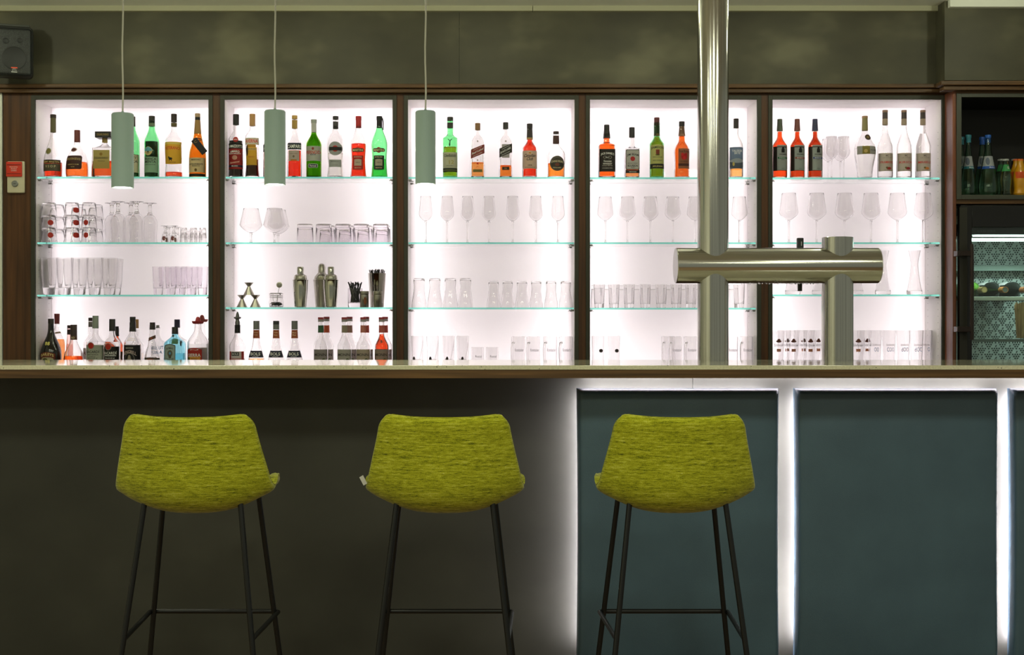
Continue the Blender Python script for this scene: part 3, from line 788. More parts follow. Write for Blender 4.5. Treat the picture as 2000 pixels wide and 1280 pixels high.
# handle
hd = empty('handle', (0, 0, 0)); hd.parent = wc; hd.location = Vector((X(1897.5, FD-0.04), FD-0.045, 0))-Vector((wc.location.x, wc.location.y, wc.location.z))
dk = P('dark_bronze_metal', C(58, 48, 44), 0.3, 0.7)
hz0, hz1 = H(664, FD-0.045), H(477, FD-0.045)
link('grip', tube('grip', [(0, 0, hz0), (0, 0, (hz0+hz1)/2), (0, 0, hz1)], S(3.8, FD), 14), dk, hd)
for yy in (495.5, 643.5):
    zz = H(yy, FD-0.03)
    link('bracket', box_mesh('bracket', S(-29, FD), 0, -0.006, 0.044, zz-S(5.2, FD), zz+S(5.2, FD), 0.002), dk, hd)
# shelf with lying bottles
zs = H(583.5, ZR+0.06); ZSh = ZR+0.06
box('rack_shelf', gx0-0.02, XW-0.08, ZSh, ZSh+0.02, zs-S(3.8, ZSh), zs+S(3.8, ZSh), P('pale_wood_rail', C(225, 232, 215), 0.5), wc, 0.002)
for k in range(16):
    box('rack_bar', gx0-0.02+0.045*k, gx0-0.014+0.045*k, ZSh+0.02, CBk, zs-0.006, zs, P('dark_wire', C(60, 62, 56), 0.4), wc)
box('rack_rail', gx0-0.02, XW-0.08, CBk-0.06, CBk-0.045, H(530, CBk), H(520, CBk), P('grey_rail', C(120, 136, 128), 0.5), wc)
box('rack_shelf', gx0-0.02, XW-0.08, ZSh, ZSh+0.02, H(668, ZSh), H(662, ZSh), P('grey_glass_rail', C(100, 116, 110), 0.4), wc, 0.002)
def lying(px, py, glass, foil, cork, lab, labelled):
    Zb = ZSh+0.06; r = S(17, Zb+0.2)
    o = empty('wine_bottle', (X(px, Zb), Zb, zs+r+0.0005), lab, 'wine bottle', 'wine bottles lying in the cooler')
    pts = [(0, 0), (0.0145, 0), (0.0145, 0.07), (0.016, 0.085), (r*0.75, 0.13), (r, 0.155), (r, 0.30), (r*0.9, 0.305), (0, 0.298)]
    me = lathe('bottle_body', pts, 24); me.transform(Matrix.Rotation(-math.pi/2, 4, 'X'))
    a = link('bottle_body', me, glass, o)
    me = lathe('foil', [(0.0, -0.001), (0.0155, -0.001), (0.0155, 0.05), (0.0150, 0.05)], 20); me.transform(Matrix.Rotation(-math.pi/2, 4, 'X')); link('foil', me, foil, o)
    me = lathe('cork', [(0, -0.0018), (0.012, -0.0018), (0.012, -0.001), (0, -0.001)], 16); me.transform(Matrix.Rotation(-math.pi/2, 4, 'X')); link('cork', me, cork, o)
    if labelled:
        v, f = [], []
        for i in range(9):
            an = math.radians(40+100*i/8)
            for yy in (0.175, 0.27): v.append(((r+0.0006)*math.cos(an), yy, (r+0.0006)*math.sin(an)))
        for i in range(8): f.append((2*i, 2*i+1, 2*i+3, 2*i+2))
        link('label', mesh_from('label', v, f), PAPER(C(225, 225, 220)), o)
    return o
lying(1922, 571, P('green_wine_glass', C(60, 96, 30), 0.12), P('gold_foil', C(150, 130, 84), 0.35, 0.6), P('cork', C(196, 170, 112), 0.8), 'green wine bottle with a pale cork lying on the cooler rack', False)
lying(1963, 571, P('black_wine_glass', C(16, 18, 16), 0.1), P('red_gold_foil', C(170, 110, 60), 0.35, 0.6), P('dark_seal', C(70, 76, 70), 0.6), 'dark wine bottle with red and gold neck foil lying on the cooler rack', True)
lying(2004, 571, P('black_wine_glass', C(16, 18, 16), 0.1), P('copper_foil', C(150, 96, 60), 0.35, 0.6), P('cork', C(196, 170, 112), 0.8), 'dark wine bottle lying on the cooler rack at its end', True)
# straw sleeve of a wine flask standing below the rack
Zk = ZSh+0.14
parts = []
fk = empty('straw_sleeve', (X(1993, Zk), Zk, H(662, ZSh)+0.0012), 'bundle of straw standing below the rack inside the wine cooler', 'straw bundle')
zt_, zb_ = H(590, Zk)-fk.location.z, 0.0
for k in range(26):
    a = 2*math.pi*k/26; r0 = S(11, Zk)
    me_v = []
    base = (r0*0.55*math.cos(a), r0*0.55*math.sin(a), zb_); topp = (r0*random.uniform(0.7, 1.0)*math.cos(a), r0*0.9*math.sin(a), zt_*random.uniform(0.9, 1.0))
    w_ = 0.0035
    parts.append(([(base[0]-w_, base[1], base[2]), (base[0]+w_, base[1], base[2]), (topp[0]+w_, topp[1], topp[2]), (topp[0]-w_, topp[1], topp[2]), (base[0], base[1]+w_, base[2]), (topp[0], topp[1]+w_, topp[2])], [(0, 1, 2, 3), (1, 4, 5, 2), (4, 0, 3, 5)]))
o = link('straw', joined('straw', parts), NOISY('dry_straw', [(0.3, C(120, 92, 52)), (0.7, C(190, 156, 100))], scale=(60, 60, 6), noise=2, rough=0.7), fk); o['kind'] = 'stuff'
link('flask', lathe('flask', [(0, 0), (S(5, Zk), 0), (S(6.5, Zk), zt_*0.8), (0, zt_*0.85)], 16), P('green_wine_glass', C(60, 96, 30), 0.12), fk)
# ================================================================ bottles
def sm(t): return t*t*(3-2*t)
def prof(yb, yt, w, sh, nk, nw, p=1.0, foot=1.6):
    """outline (photo rows, half widths) of a straight-sided bottle: base, shoulder row, neck row, neck width"""
    h, q = w/2, nw/2
    pts = [(yb, h-foot), (yb-0.5, h-0.5), (yb-1.8, h), (sh, h)]
    for k in range(1, 11):
        t = k/10; pts.append((sh+(nk-sh)*t, h+(q-h)*sm(t**p)))
    pts.append((yt, q))
    return pts
def smooth(pts, n=5):
    """denser outline through hand-set points"""
    out = []
    for i in range(len(pts)-1):
        p0, p1, p2, p3 = pts[max(i-1, 0)], pts[i], pts[i+1], pts[min(i+2, len(pts)-1)]
        for k in range(n):
            t = k/n
            # monotone-ish hermite on half width over row
            d = (p2[0]-p1[0]) or 1e-6
            m1 = (p2[1]-p0[1])/((p2[0]-p0[0]) or 1e-6)*d; m2 = (p3[1]-p1[1])/((p3[0]-p1[0]) or 1e-6)*d
            w_ = (2*t**3-3*t*t+1)*p1[1]+(t**3-2*t*t+t)*m1+(-2*t**3+3*t*t)*p2[1]+(t**3-t*t)*m2
            out.append((p1[0]+d*t, w_))
    out.append(pts[-1]); return out
GREEN = (0.66, 0.94, 0.73); DKGREEN = (0.50, 0.72, 0.22); CLEAR = (0.968, 0.966, 0.964)
ORANGE = (0.95, 0.33, 0.10); AMBER = (0.97, 0.60, 0.30); REDO = (0.93, 0.20, 0.08); DARK = (0.16, 0.04, 0.03); DKRED = (0.72, 0.12, 0.05)
GOLD = C(176, 150, 92); BLACK = C(30, 28, 27); WHITE = C(226, 220, 212); CREAM = C(224, 208, 176)
def bottle(label, px, zbase, Zr, pts, glass=CLEAR, fill=None, liq=None, caps=(), deco=(), n=2.0, df=1.0, name='liquor_bottle', cat='bottle', group=None, opaque=None, sq_to=None, liqior=1.33):
    x0 = X(px, Zr)
    root = empty(name, (x0, Zr, zbase), label, cat, group)
    R = [[S(hw, Zr), H(y, Zr)-zbase] for y, hw in pts]
    for q in R:
        q[1] = max(q[1], 0.0)
    R[0][1] = 0.0
    wmax = max(r for r, z in R); rn = R[-1][0]
    def nexp(r):                                     # square body, round neck
        if n == 2.0: return 2.0
        k = min(1.0, max(0.0, (r-rn)/(wmax-rn+1e-9))); return 2.0+(n-2.0)*k**1.5
    def dfac(r):
        if df == 1.0: return 1.0
        k = min(1.0, max(0.0, (r-rn)/(wmax-rn+1e-9))); return 1.0+(df-1.0)*k
    def radius(z):
        for (r0, z0), (r1, z1) in zip(R, R[1:]):
            if z0 <= z <= z1 and z1 > z0: return r0+(r1-r0)*(z-z0)/(z1-z0)
        return R[0][0] if z < R[0][1] else R[-1][0]
    T, TB = 0.0034, 0.006
    def ring_mesh(nm, prf):
        me = lathe(nm, [(r, z, nexp(r)) for r, z in prf], 36, 1.0, 40)
        if df != 1.0:
            for v in me.vertices:
                r = radius(v.co.z); v.co.y *= dfac(r)
        return me
    outer = [(0, 0.0012)]+[(r, z) for r, z in R]
    if opaque is not None:
        link('bottle_body', ring_mesh('bottle_body', outer+[(0, R[-1][1])]), opaque, root)
    else:
        inner = [(max(r-T, 0.001), z) for r, z in R if z > TB]
        inner = [(max(radius(TB)-T-0.002, 0.001), TB)]+inner
        link('bottle_body', ring_mesh('bottle_body', outer+[(R[-1][0]-T*0.3, R[-1][1]+0.0003)]+inner[::-1]+[(0, TB)]), G(glass, 1.48), root)
        if fill is not None:
            zf = H(fill, Zr)-zbase; g = 0.0004
            lq = [(0, TB+g)]+[(r-g, z+(g if k == 0 else 0)) for k, (r, z) in enumerate(inner) if z < zf-0.0005]+[(max(radius(zf)-T-g, 0.0008), zf), (0, zf)]
            link('liquid', ring_mesh('liquid', lq), G(liq, liqior), root)
    for k, cspec in enumerate(caps):
        y0, y1, w0, w1, col = cspec[:5]; nm = cspec[5] if len(cspec) > 5 else ('cap' if k == 0 else 'neck_label')
        za, zb_ = H(y1, Zr)-zbase, H(y0, Zr)-zbase; ra, rb = S(w1/2, Zr), S(w0/2, Zr)
        met = 0.0 if nm != 'metal_cap' else 0.9
        if nm == 'cap' or nm == 'cork' or nm == 'metal_cap':
            pr = [(rn*0.6, za), (ra, za), (ra, za+0.0008), (rb, zb_-0.0012), (rb-0.001, zb_), (0, zb_)]
        else:
            pr = [(min(ra, rb)*0.8, za), (ra, za), (rb, zb_), (min(ra, rb)*0.8, zb_)]
        link(nm, lathe(nm, pr, 28, 1.0, 40), P('cap_finish', col, 0.45, met, 0.35), root)
    last = root
    def surf(x, z, e):
        r = max(radius(z), 0.002); k = min(abs(x)/r, 0.985); nn = nexp(r)
        return -(r*dfac(r))*(1-k**nn)**(1/nn)-e
    for d in deco:
        if d[0] == 'L':
            _, y0, y1, w_, col = d[:5]; dx = d[5] if len(d) > 5 else 0; shp = d[6] if len(d) > 6 else 'r'; kk = d[7] if len(d) > 7 else 0
            e = d[8] if len(d) > 8 else 0.0006
            za, zb_ = H(y1, Zr)-zbase, H(y0, Zr)-zbase; hw = S(w_/2, Zr); xd = S(dx, Zr); k_ = S(kk, Zr)
            nc, nr = (16, 6)
            v, f = [], []
            for i in range(nc+1):
                u = -1+2*i/nc
                if shp == 'o': u = math.sin(u*math.pi/2); s_ = math.sqrt(max(0, 1-u*u)); b0, b1 = (za+zb_)/2-(zb_-za)/2*s_, (za+zb_)/2+(zb_-za)/2*s_
                elif shp == 's': b0, b1 = za+k_*u, zb_+k_*u
                elif shp == 'a': b0, b1 = za, zb_-k_*u*u
                elif shp == 'aa': b0, b1 = za-k_*u*u, zb_-k_*u*u
                elif shp == 'R':
                    c_ = max(0, (abs(u)-0.82)/0.18); c_ = 1-math.sqrt(max(0, 1-c_*c_)); b0, b1 = za+hw*0.18*c_, zb_-hw*0.18*c_
                elif shp == 'u': b0, b1 = za+k_*u*u, zb_
                else: b0, b1 = za, zb_
                for j in range(nr+1):
                    z = b0+(b1-b0)*j/nr; r = radius(z)
                    xx = max(-r*0.97, min(r*0.97, xd+u*hw))
                    v.append((xx, surf(xx, z, e), z))
            for i in range(nc):
                for j in range(nr): f.append((i*(nr+1)+j, (i+1)*(nr+1)+j, (i+1)*(nr+1)+j+1, i*(nr+1)+j+1))
            last = link('label', mesh_from('label', v, f, True, 60), PAPER(col), root)
        else:
            _, s_, y, h_, w_, col = d[:6]; dx = d[6] if len(d) > 6 else 0; arch = d[7] if len(d) > 7 else 0; shear = d[8] if len(d) > 8 else 0; slope = d[9] if len(d) > 9 else 0
            v0, f0, asp = text_data(s_, 0.015)
            v = []
            for a, b_ in v0:
                xx = S(dx+a*w_+shear*b_*h_, Zr); z = H(y, Zr)-zbase+S(b_*h_-arch*(4*a*a)+slope*a, Zr)
                r = radius(z); xx = max(-r*0.97, min(r*0.97, xx)); v.append((xx, surf(xx, z, 0.0012), z))
            link('lettering', mesh_from('lettering', v, f0, False), PAPER(col, 0.1), last)
    return root
Z1 = 6.264; Z2 = 6.376
A = SH[(0, 0)]
TOP = 'spirit bottles on the top shelves'
bottle('clear cognac bottle with long olive foil and dark banded label', 104, A, Z1, smooth([(347, 16.5), (345, 17.6), (320, 18), (305, 16.5), (290, 12.5), (276, 8), (262, 5.6), (235, 5.2), (226, 5.2)]), fill=318, liq=(0.9, 0.2, 0.07),
  caps=[(224, 231, 11.5, 11.5, C(48, 38, 30)), (231, 259, 10.6, 11, C(98, 92, 62))],
  deco=[('L', 314, 321, 33, C(40, 34, 26)), ('T', 'RÉMY MARTIN', 317.6, 4.6, 30, GOLD), ('L', 321.5, 336, 33, C(92, 88, 70)), ('T', 'V S O P', 327, 4.5, 20, C(190, 180, 140)), ('L', 290.5, 303.5, 13, C(226, 224, 214), -5, 'o'), ('L', 291.6, 302.4, 10.8, C(132, 124, 72), -5, 'o', 0, 0.0012)], group=TOP)
bottle('stubby rum bottle with maroon cap and rounded dark maroon label', 150.8, A, Z1, smooth([(347, 20), (344, 21.4), (334, 22), (318, 20.8), (305, 17.5), (292, 11), (282, 6), (276, 5.2), (262, 5.2)]), fill=318, liq=(0.97, 0.42, 0.14),
  caps=[(254.5, 278, 11.5, 11.5, C(108, 50, 44))],
  deco=[('L', 306, 333, 32, C(66, 34, 28), -2, 'R'), ('T', 'APPLETON ESTATE', 312.5, 4.2, 28, GOLD, -2, 1.2), ('T', 'JAMAICA RUM', 324, 3, 22, GOLD, -2), ('T', 'V/X', 328.5, 2.6, 8, GOLD, -2), ('L', 289.5, 298.5, 13, C(215, 208, 205), -3, 'o'), ('L', 290.8, 297.2, 10, C(110, 58, 50), -3, 'o', 0, 0.0012)], group=TOP)
bottle('square amaretto bottle with wide black block cap and gold label', 204.8, A, Z1, prof(347, 272, 46, 291, 279, 9.5, 0.5), fill=316.5, liq=ORANGE, n=5, df=0.8,
  caps=[(270.5, 279, 10.4, 10.4, GOLD, 'neck_collar')],
  deco=[('L', 295.5, 331.6, 32, C(178, 162, 92), -1.5), ('T', 'DISARONNO', 311, 4.2, 27, C(44, 36, 26), -1.5), ('L', 300.5, 306.5, 6, C(150, 120, 50), -2, 'o', 0, 0.0012), ('T', 'ORIGINALE', 317, 2.0, 14, C(90, 80, 50), -1.5)], group=TOP)
dis = [o for o in bpy.data.objects if o.get('label', '').startswith('square amaretto')][0]
zc_ = H(270.7, Z1)-A
cpb = link('cap', box_mesh('cap', -S(15.5, Z1), S(15.5, Z1), -S(14, Z1), S(14, Z1), zc_, zc_+S(12, Z1), 0.002), P('cap_finish', BLACK, 0.4), dis)
v0, f0, _a = text_data('DISARONNO', 0.015)
link('lettering', mesh_from('lettering', [(a*S(23, Z1), -S(14, Z1)-0.0006, zc_+S(6, Z1)+b_*S(4.4, Z1)) for a, b_ in v0], f0, False), PAPER(GOLD), cpb)
bottle('green herbal bitters bottle half hidden by the pendant lamp', 258.4, A, Z1, prof(347, 236, 28.4, 279, 248, 11.5, 0.9), glass=GREEN, fill=303, liq=(0.10, 0.12, 0.06),
  caps=[(228, 247, 11.8, 12, C(60, 54, 40))], deco=[('L', 304, 338.5, 27.6, CREAM), ('T', 'FERNET', 310, 4.6, 22, BLACK), ('T', 'BRANCA', 317, 5, 25, BLACK)], group=TOP)
bottle('green mint liqueur bottle with eagle emblem and pale green label', 296.6, A, Z1, prof(347, 236, 28.4, 278, 249, 12, 0.9), glass=GREEN, fill=277.5, liq=(0.06, 0.06, 0.035),
  caps=[(227, 241, 11.8, 12, C(50, 48, 42)), (241, 247, 12, 12.6, C(104, 120, 92))],
  deco=[('L', 288, 305, 16.6, C(226, 190, 130), -4, 'o'), ('L', 288.6, 297, 15, C(110, 180, 200), -4, 'a', 5.0, 0.0010), ('T', 'V', 296.5, 6, 11, BLACK, -4), ('T', 'W', 300.5, 3, 6, BLACK, -4), ('L', 308, 338.5, 27.4, C(150, 190, 160)), ('T', 'BRANCA', 312, 4.8, 22, BLACK), ('T', 'MENTA', 317.6, 4.8, 21, BLACK), ('T', 'SPECIALITÀ', 323, 2.4, 20, C(60, 84, 70))], group=TOP)
bottle('clear brandy bottle with yellow shield label and black bull', 339.8, A, Z1, smooth([(347, 16.2), (345, 17.2), (338, 17.2), (326, 16.2), (320, 16.2), (300, 17), (282, 17.2), (272, 15.5), (264, 10), (257, 6.2), (250, 5.4), (236, 5.2)]), fill=337.5, liq=(0.93, 0.28, 0.12),
  caps=[(223, 239.4, 11.2, 11.2, C(52, 40, 36)), (241, 247.6, 11.6, 11, C(96, 84, 48))],
  deco=[('L', 279.3, 323, 32, C(226, 168, 48), 0, 'u', 2.5), ('L', 280, 284, 30, C(240, 205, 110), 0, 'r', 0, 0.0009), ('T', 'VETERANO', 291, 6.0, 28, C(196, 40, 24), 0, 0.8), ('L', 309.5, 314.5, 7.5, BLACK, -3, 'o', 0, 0.0011), ('L', 312, 317, 1.2, BLACK, -5.4, 'r', 0, 0.0012), ('L', 312, 317, 1.2, BLACK, -1.0, 'r', 0, 0.0012), ('L', 307.5, 311, 3, BLACK, -6.2, 'o', 0, 0.0012), ('T', 'OSBORNE', 319, 2.2, 14, C(120, 60, 20))], group=TOP)
sparkling = bottle('amber sparkling wine bottle with cream label and black hang tag', 386, A, Z1, smooth([(347, 16), (345, 16.4), (310, 16.4), (296, 15.2), (282, 11.5), (268, 8.2), (252, 6), (238, 5.2), (229, 5.0)]), glass=(0.90, 0.72, 0.40), fill=262, liq=(0.92, 0.66, 0.34),
  caps=[(222, 229.3, 10.6, 10.6, C(178, 150, 116), 'cork'), (229.3, 235, 10.4, 10.4, BLACK), (235, 262, 10.6, 14.4, C(160, 122, 66))],
  deco=[('L', 310, 338.5, 32, C(214, 204, 156)), ('T', 'MASCHIO', 314, 2.8, 18, C(70, 60, 40)), ('T', 'EXTRA SPUMANTE', 322.5, 3, 26, C(50, 44, 30)), ('T', 'PROSECCO', 326, 2.2, 15, C(50, 44, 30)), ('L', 331, 337, 5, C(120, 100, 50), 0, 'o', 0, 0.0012), ('L', 341, 346.5, 32, C(40, 32, 24))], group=TOP)
tagm = P('black_leather_tag', C(26, 24, 22), 0.4)
tg = link('hang_tag', box_mesh('hang_tag', -S(6.5, Z1), S(6.5, Z1), -0.002, 0.002, -S(17, Z1), S(17, Z1), 0.002), tagm, sparkling, (S(7, Z1), -S(16.8, Z1), H(288, Z1)-A)); tg.rotation_euler = (0.12, math.radians(-38), 0)
tg['label'] = 'black tag with gold mark'
link('lettering', mesh_from('lettering', [(a*S(5, Z1)-S(0, Z1), -0.0026, S(11, Z1)+b_*S(5, Z1)) for a, b_ in text_data('C', 0.0)[0]], text_data('C', 0.0)[1], False), PAPER(GOLD), tg)
link('tag_cord', tube('tag_cord', [Vector((S(8.6, Z1)*math.cos(t), S(8.6, Z1)*math.sin(t), H(273, Z1)-A-0.004*math.sin(t))) for t in [2*math.pi*k/20 for k in range(20)]], 0.0022, 6, True), tagm, sparkling)

A = SH[(1, 0)]
bottle('black bitter liqueur bottle with red label and red round seal', 461, A, Z1, prof(347, 236, 28.5, 272, 252, 10.4, 0.75), fill=276, liq=(0.05, 0.02, 0.02),
  caps=[(223.7, 244.6, 11.8, 11.8, BLACK)], deco=[('L', 282, 292, 28, C(26, 24, 24)), ('T', 'RAMAZZOTTI', 287.4, 5.4, 26, WHITE), ('L', 292, 332, 28, C(156, 34, 30)), ('T', 'AMARO', 297.5, 4.4, 18, WHITE, 0, 0.8), ('T', 'FELSINA RAMAZZOTTI', 302, 2.2, 22, WHITE), ('L', 305, 314, 10, C(200, 150, 130), 0, 'o', 0, 0.001), ('T', 'Ramazzotti', 318.5, 3.6, 18, C(220, 170, 150), 0, 0, 0.3, 3), ('L', 324, 328, 28, C(38, 34, 60), 0, 'r', 0, 0.0009), ('T', 'MILANO', 326, 2.2, 12, WHITE), ('L', 269.5, 279.5, 10, C(190, 50, 44), 2, 'o', 0, 0.001), ('T', '1815', 274.5, 2.4, 6, WHITE, 2)], group=TOP)
bottle('clear bitters bottle with gold cap and orange yellow label', 493, A, Z1, smooth([(347, 13.6), (345, 14), (330, 13), (315, 12.6), (300, 13), (280, 13.8), (266, 13.6), (260, 10), (255, 6.2), (250, 5.4), (236, 5.2)]), fill=312, liq=(0.10, 0.04, 0.03),
  caps=[(223, 246.5, 11.4, 11.4, C(184, 140, 88))], deco=[('L', 271, 284, 26.6, C(232, 214, 190)), ('T', 'AVERNA', 277.2, 7, 24.5, C(206, 50, 36)), ('L', 284, 289, 18, C(190, 140, 50), 0, 'R'), ('L', 289, 324, 20.5, C(234, 168, 44)), ('L', 290.5, 295, 20, C(214, 190, 130), 0, 'r', 0, 0.001), ('T', 'AMARO SICILIANO', 292.8, 2.2, 17, C(80, 50, 20)), ('T', 'AMARO', 308, 3, 13, C(190, 110, 20)), ('L', 285, 306, 4, C(60, 46, 30), -8.5, 'o', 0, 0.0011)], group=TOP)
bottle('red aperitif bottle mostly hidden behind the pendant lamp', 529, A, Z1, prof(347, 240, 30, 285, 256, 11, 0.9), fill=262, liq=(0.93, 0.17, 0.07), caps=[(230, 250, 12, 12, C(40, 46, 80))], deco=[('L', 284, 298, 29, C(40, 42, 60)), ('T', 'APERITIVO', 291, 5, 25, WHITE)], group=TOP)
bottle('red aperitif bottle with navy lettered band and gold collar', 575.5, A, Z1, prof(347, 229, 27.6, 281, 254, 10.2, 0.6), fill=295, liq=(0.97, 0.14, 0.07),
  caps=[(226, 233, 11, 11, C(190, 152, 80)), (235, 251.5, 10.8, 10.8, C(176, 142, 70))], deco=[('L', 281, 294, 27, C(44, 48, 62), 0, 'aa', -1.0), ('T', 'CAMPARI', 287.6, 7, 25.5, WHITE), ('L', 295.5, 316, 21, C(184, 182, 172)), ('T', 'Davide Campari', 302, 2.2, 14, C(120, 110, 90)), ('L', 305, 309.5, 4, C(120, 112, 92), 0, 'o', 0, 0.001), ('L', 313, 316, 12, C(190, 130, 60), 0, 'r', 0, 0.001)], group=TOP)
bottle('olive green anise bottle with white label and red lettering', 613, A, Z1, prof(347, 240, 29.4, 284, 259, 9.6, 1.0), glass=DKGREEN, fill=262, liq=(0.62, 0.85, 0.25), caps=[(233.8, 241, 11.6, 11, C(160, 166, 158)), (241, 259, 9.9, 10.2, C(188, 188, 182))],
  deco=[('L', 287, 316, 29, C(196, 194, 188)), ('T', 'PERNOD', 299.3, 6.4, 28, C(186, 46, 44)), ('L', 289.5, 295, 4.5, C(150, 60, 55), 0, 'o', 0, 0.001), ('L', 302.4, 305, 10, C(44, 50, 80), 0, 'r', 0, 0.001), ('T', 'PARIS', 303.7, 1.8, 8, WHITE), ('L', 321.6, 329.6, 19, C(205, 205, 200), 0, 'R'), ('L', 322.6, 328.6, 16.5, C(34, 42, 66), 0, 'r', 0, 0.001), ('T', 'Pernod', 325.6, 3.4, 12, WHITE)], group=TOP)
VERM = [(347, 15.5), (345, 16.2), (338, 15.6), (320, 14.4), (308, 14.4), (292, 15.4), (282, 15.6), (272, 13.6), (262, 9.8), (253, 6.6), (246, 5.4), (232, 5.2)]
CLV = smooth([(347, 15.6), (345, 16.4), (336, 15.6), (322, 14.6), (305, 16), (285, 16.6), (272, 15.6), (264, 11.5), (257, 7), (250, 5.5), (232, 5.2)])
bottle('clear vermouth bottle with round grey label', 655.5, A, Z1, CLV, fill=300, liq=(0.99, 0.985, 0.96), caps=[(227.5, 234, 11.4, 11.4, BLACK), (238, 252, 10.8, 10.6, C(66, 64, 64))],
  deco=[('L', 278.7, 305.7, 27, C(158, 162, 158), 1, 'o'), ('L', 286.5, 298.5, 12, C(190, 56, 44), 1, 'o', 0, 0.001), ('L', 289.3, 296, 24.5, C(40, 38, 38), 1, 'r', 0, 0.0013), ('T', 'MARTINI', 292.6, 4.6, 22, WHITE, 1), ('L', 313.6, 328, 24, C(172, 176, 172), 0, 'r'), ('T', 'BIANCO', 317, 2.4, 15, C(90, 90, 88)), ('T', 'LASCIA', 324, 2, 12, C(120, 120, 116))], group=TOP)
for px_, g_, f_, lq_, cc, lab, l2, tcol in ((700.3, CLEAR, 282, (0.95, 0.16, 0.07), C(184, 44, 46), 'red vermouth bottle with red cap', C(176, 50, 36), 'ROSATO'), (741, GREEN, 312, (0.40, 0.82, 0.42), BLACK, 'green dry vermouth bottle with black cap and pourer', C(40, 62, 44), 'EXTRA DRY')):
    vb = bottle(lab, px_, A, Z1, smooth(VERM), glass=g_, fill=f_, liq=lq_, caps=[(227.5, 235, 11.6, 11.6, cc), (235, 250, 10.8, 11, cc)],
      deco=[('L', 289.5, 300.5, 10, C(180, 60, 40), 0, 'o'), ('L', 291.5, 298.5, 23, C(74, 40, 32), 0, 'R', 0, 0.0010), ('T', 'MARTINI', 295.1, 4.4, 20, C(232, 205, 150)), ('L', 305.5, 334, 20, l2, 0, 'u', 1.5), ('T', tcol, 308.5, 2.2, 15, C(225, 190, 160)), ('L', 312.5, 325.5, 14, C(196, 186, 164), 0, 'a', 1, 0.001), ('T', '1863', 319, 2.4, 8, C(120, 110, 92)), ('T', 'MARTINI', 329.5, 2.2, 12, C(200, 160, 130))], group=TOP)
    if g_ == GREEN:
        link('pourer', tube('pourer', [(S(6, Z1), 0, H(231, Z1)-A), (S(7.4, Z1), 0, H(240, Z1)-A), (S(7.2, Z1), 0, H(254, Z1)-A)], 0.0028, 8), P('cap_finish', BLACK, 0.4), vb)

A = SH[(2, 0)]
bottle('green whisky bottle with stag emblem and cream label', 879.2, A, Z1, prof(347, 236, 28.6, 271, 262, 11.6, 0.8), glass=GREEN, fill=288.3, liq=(0.93, 0.66, 0.12), n=2.6,
  caps=[(229, 236.5, 11.8, 11.8, C(48, 50, 40)), (240, 250.5, 11.9, 11.9, C(52, 50, 40))], deco=[('T', 'Y', 277.5, 8, 10, C(30, 70, 44)), ('T', 'ʎ', 284, 6, 4, C(30, 70, 44)) if False else ('L', 281, 287.6, 3, C(30, 70, 44), -0.5, 'o'), ('L', 299.3, 330, 28, C(206, 200, 180)), ('T', 'Glenfiddich', 305.5, 6, 23, C(40, 38, 34)), ('T', '12', 318.5, 7.5, 9.5, C(168, 150, 84), 3), ('T', 'SINGLE MALT', 325.5, 1.6, 14, C(110, 104, 92)), ('L', 330, 337.5, 28, C(34, 42, 28)), ('L', 333, 335, 28, C(110, 116, 70), 0, 'r', 0, 0.001)], group=TOP)
for px_, cc, lc, y0, y1, sl, f_, tx_, lab, w_ in ((933, C(140, 104, 68), C(134, 54, 46), 288.8, 306.4, 5.4, 318.3, 'Red Label', 'square whisky bottle with slanted red label', 27), (987.6, C(44, 42, 38), C(52, 50, 40), 287, 304.3, 5.2, 324, 'BLACK LABEL', 'square whisky bottle with slanted black label', 25.4)):
    dd = [('L', y0, y1, w_-0.6, lc, 0, 's', sl), ('T', tx_, (y0+y1)/2-0.5, 4.4, w_-5, WHITE, 0, 0, 0.2, sl*2), ('T', 'JOHNNIE WALKER', y0+3, 1.8, w_-10, WHITE, 0, 0, 0.2, sl*1.5), ('T', 'OLD SCOTCH WHISKY', y1-3, 1.6, w_-9, WHITE, 0, 0, 0.2, sl*1.5), ('L', 276, 279.6, 3.4, C(200, 190, 190), 0, 'o')]
    if 'red' in lab: dd += [('L', 313, 316, 3, C(200, 170, 160), 0, 'o'), ('L', 319.5, 323, 4, C(200, 50, 40), 0, 'o'), ('T', 'Λ', 327.5, 2.6, 6, C(180, 90, 40)), ('L', 332.5, 338, 18.5, C(134, 122, 62))]
    else: dd = [('L', 283.6, 310, 15, C(160, 156, 152), 0, 'r', 0, 0.0004)]+dd+[('L', 327.6, 333.6, 14, C(58, 42, 26)), ('T', '12', 330.6, 2.6, 4, GOLD)]
    bottle(lab, px_, A, Z1, prof(347, 246, w_, 278, 260, 9.6, 0.9), fill=f_, liq=(0.98, 0.62, 0.30) if 'red' in lab else (0.98, 0.50, 0.16), n=6, caps=[(239.5 if 'black' in lab else 241, 252.5 if 'black' in lab else 254.6, 10.4, 10.4, cc)], deco=dd, group=TOP)
bottle('red amber whisky bottle with cream script label and black capsule', 1034.6, A, Z1, prof(347, 248, 28.8, 290, 272, 11, 0.8), fill=273.5, liq=(0.90, 0.16, 0.06), caps=[(242, 251.5, 11.4, 11.2, C(46, 40, 40)), (251.5, 269.4, 10.8, 12.2, C(56, 48, 44)), (269.4, 273, 12, 12.2, C(176, 140, 84), 'gold_band')],
  deco=[('L', 296, 331, 28, C(216, 202, 182)), ('T', 'Canadian', 305.4, 6.2, 22, BLACK, 0, 0, 0.35), ('T', 'Club', 312, 6.2, 12.5, BLACK, 0, 0, 0.35), ('T', '1858', 324.5, 3, 8, C(110, 90, 70)), ('L', 299, 302, 5, C(200, 160, 70), 0, 'o', 0, 0.001), ('T', 'WHISKY', 328.6, 1.8, 20, C(120, 105, 85))], group=TOP)
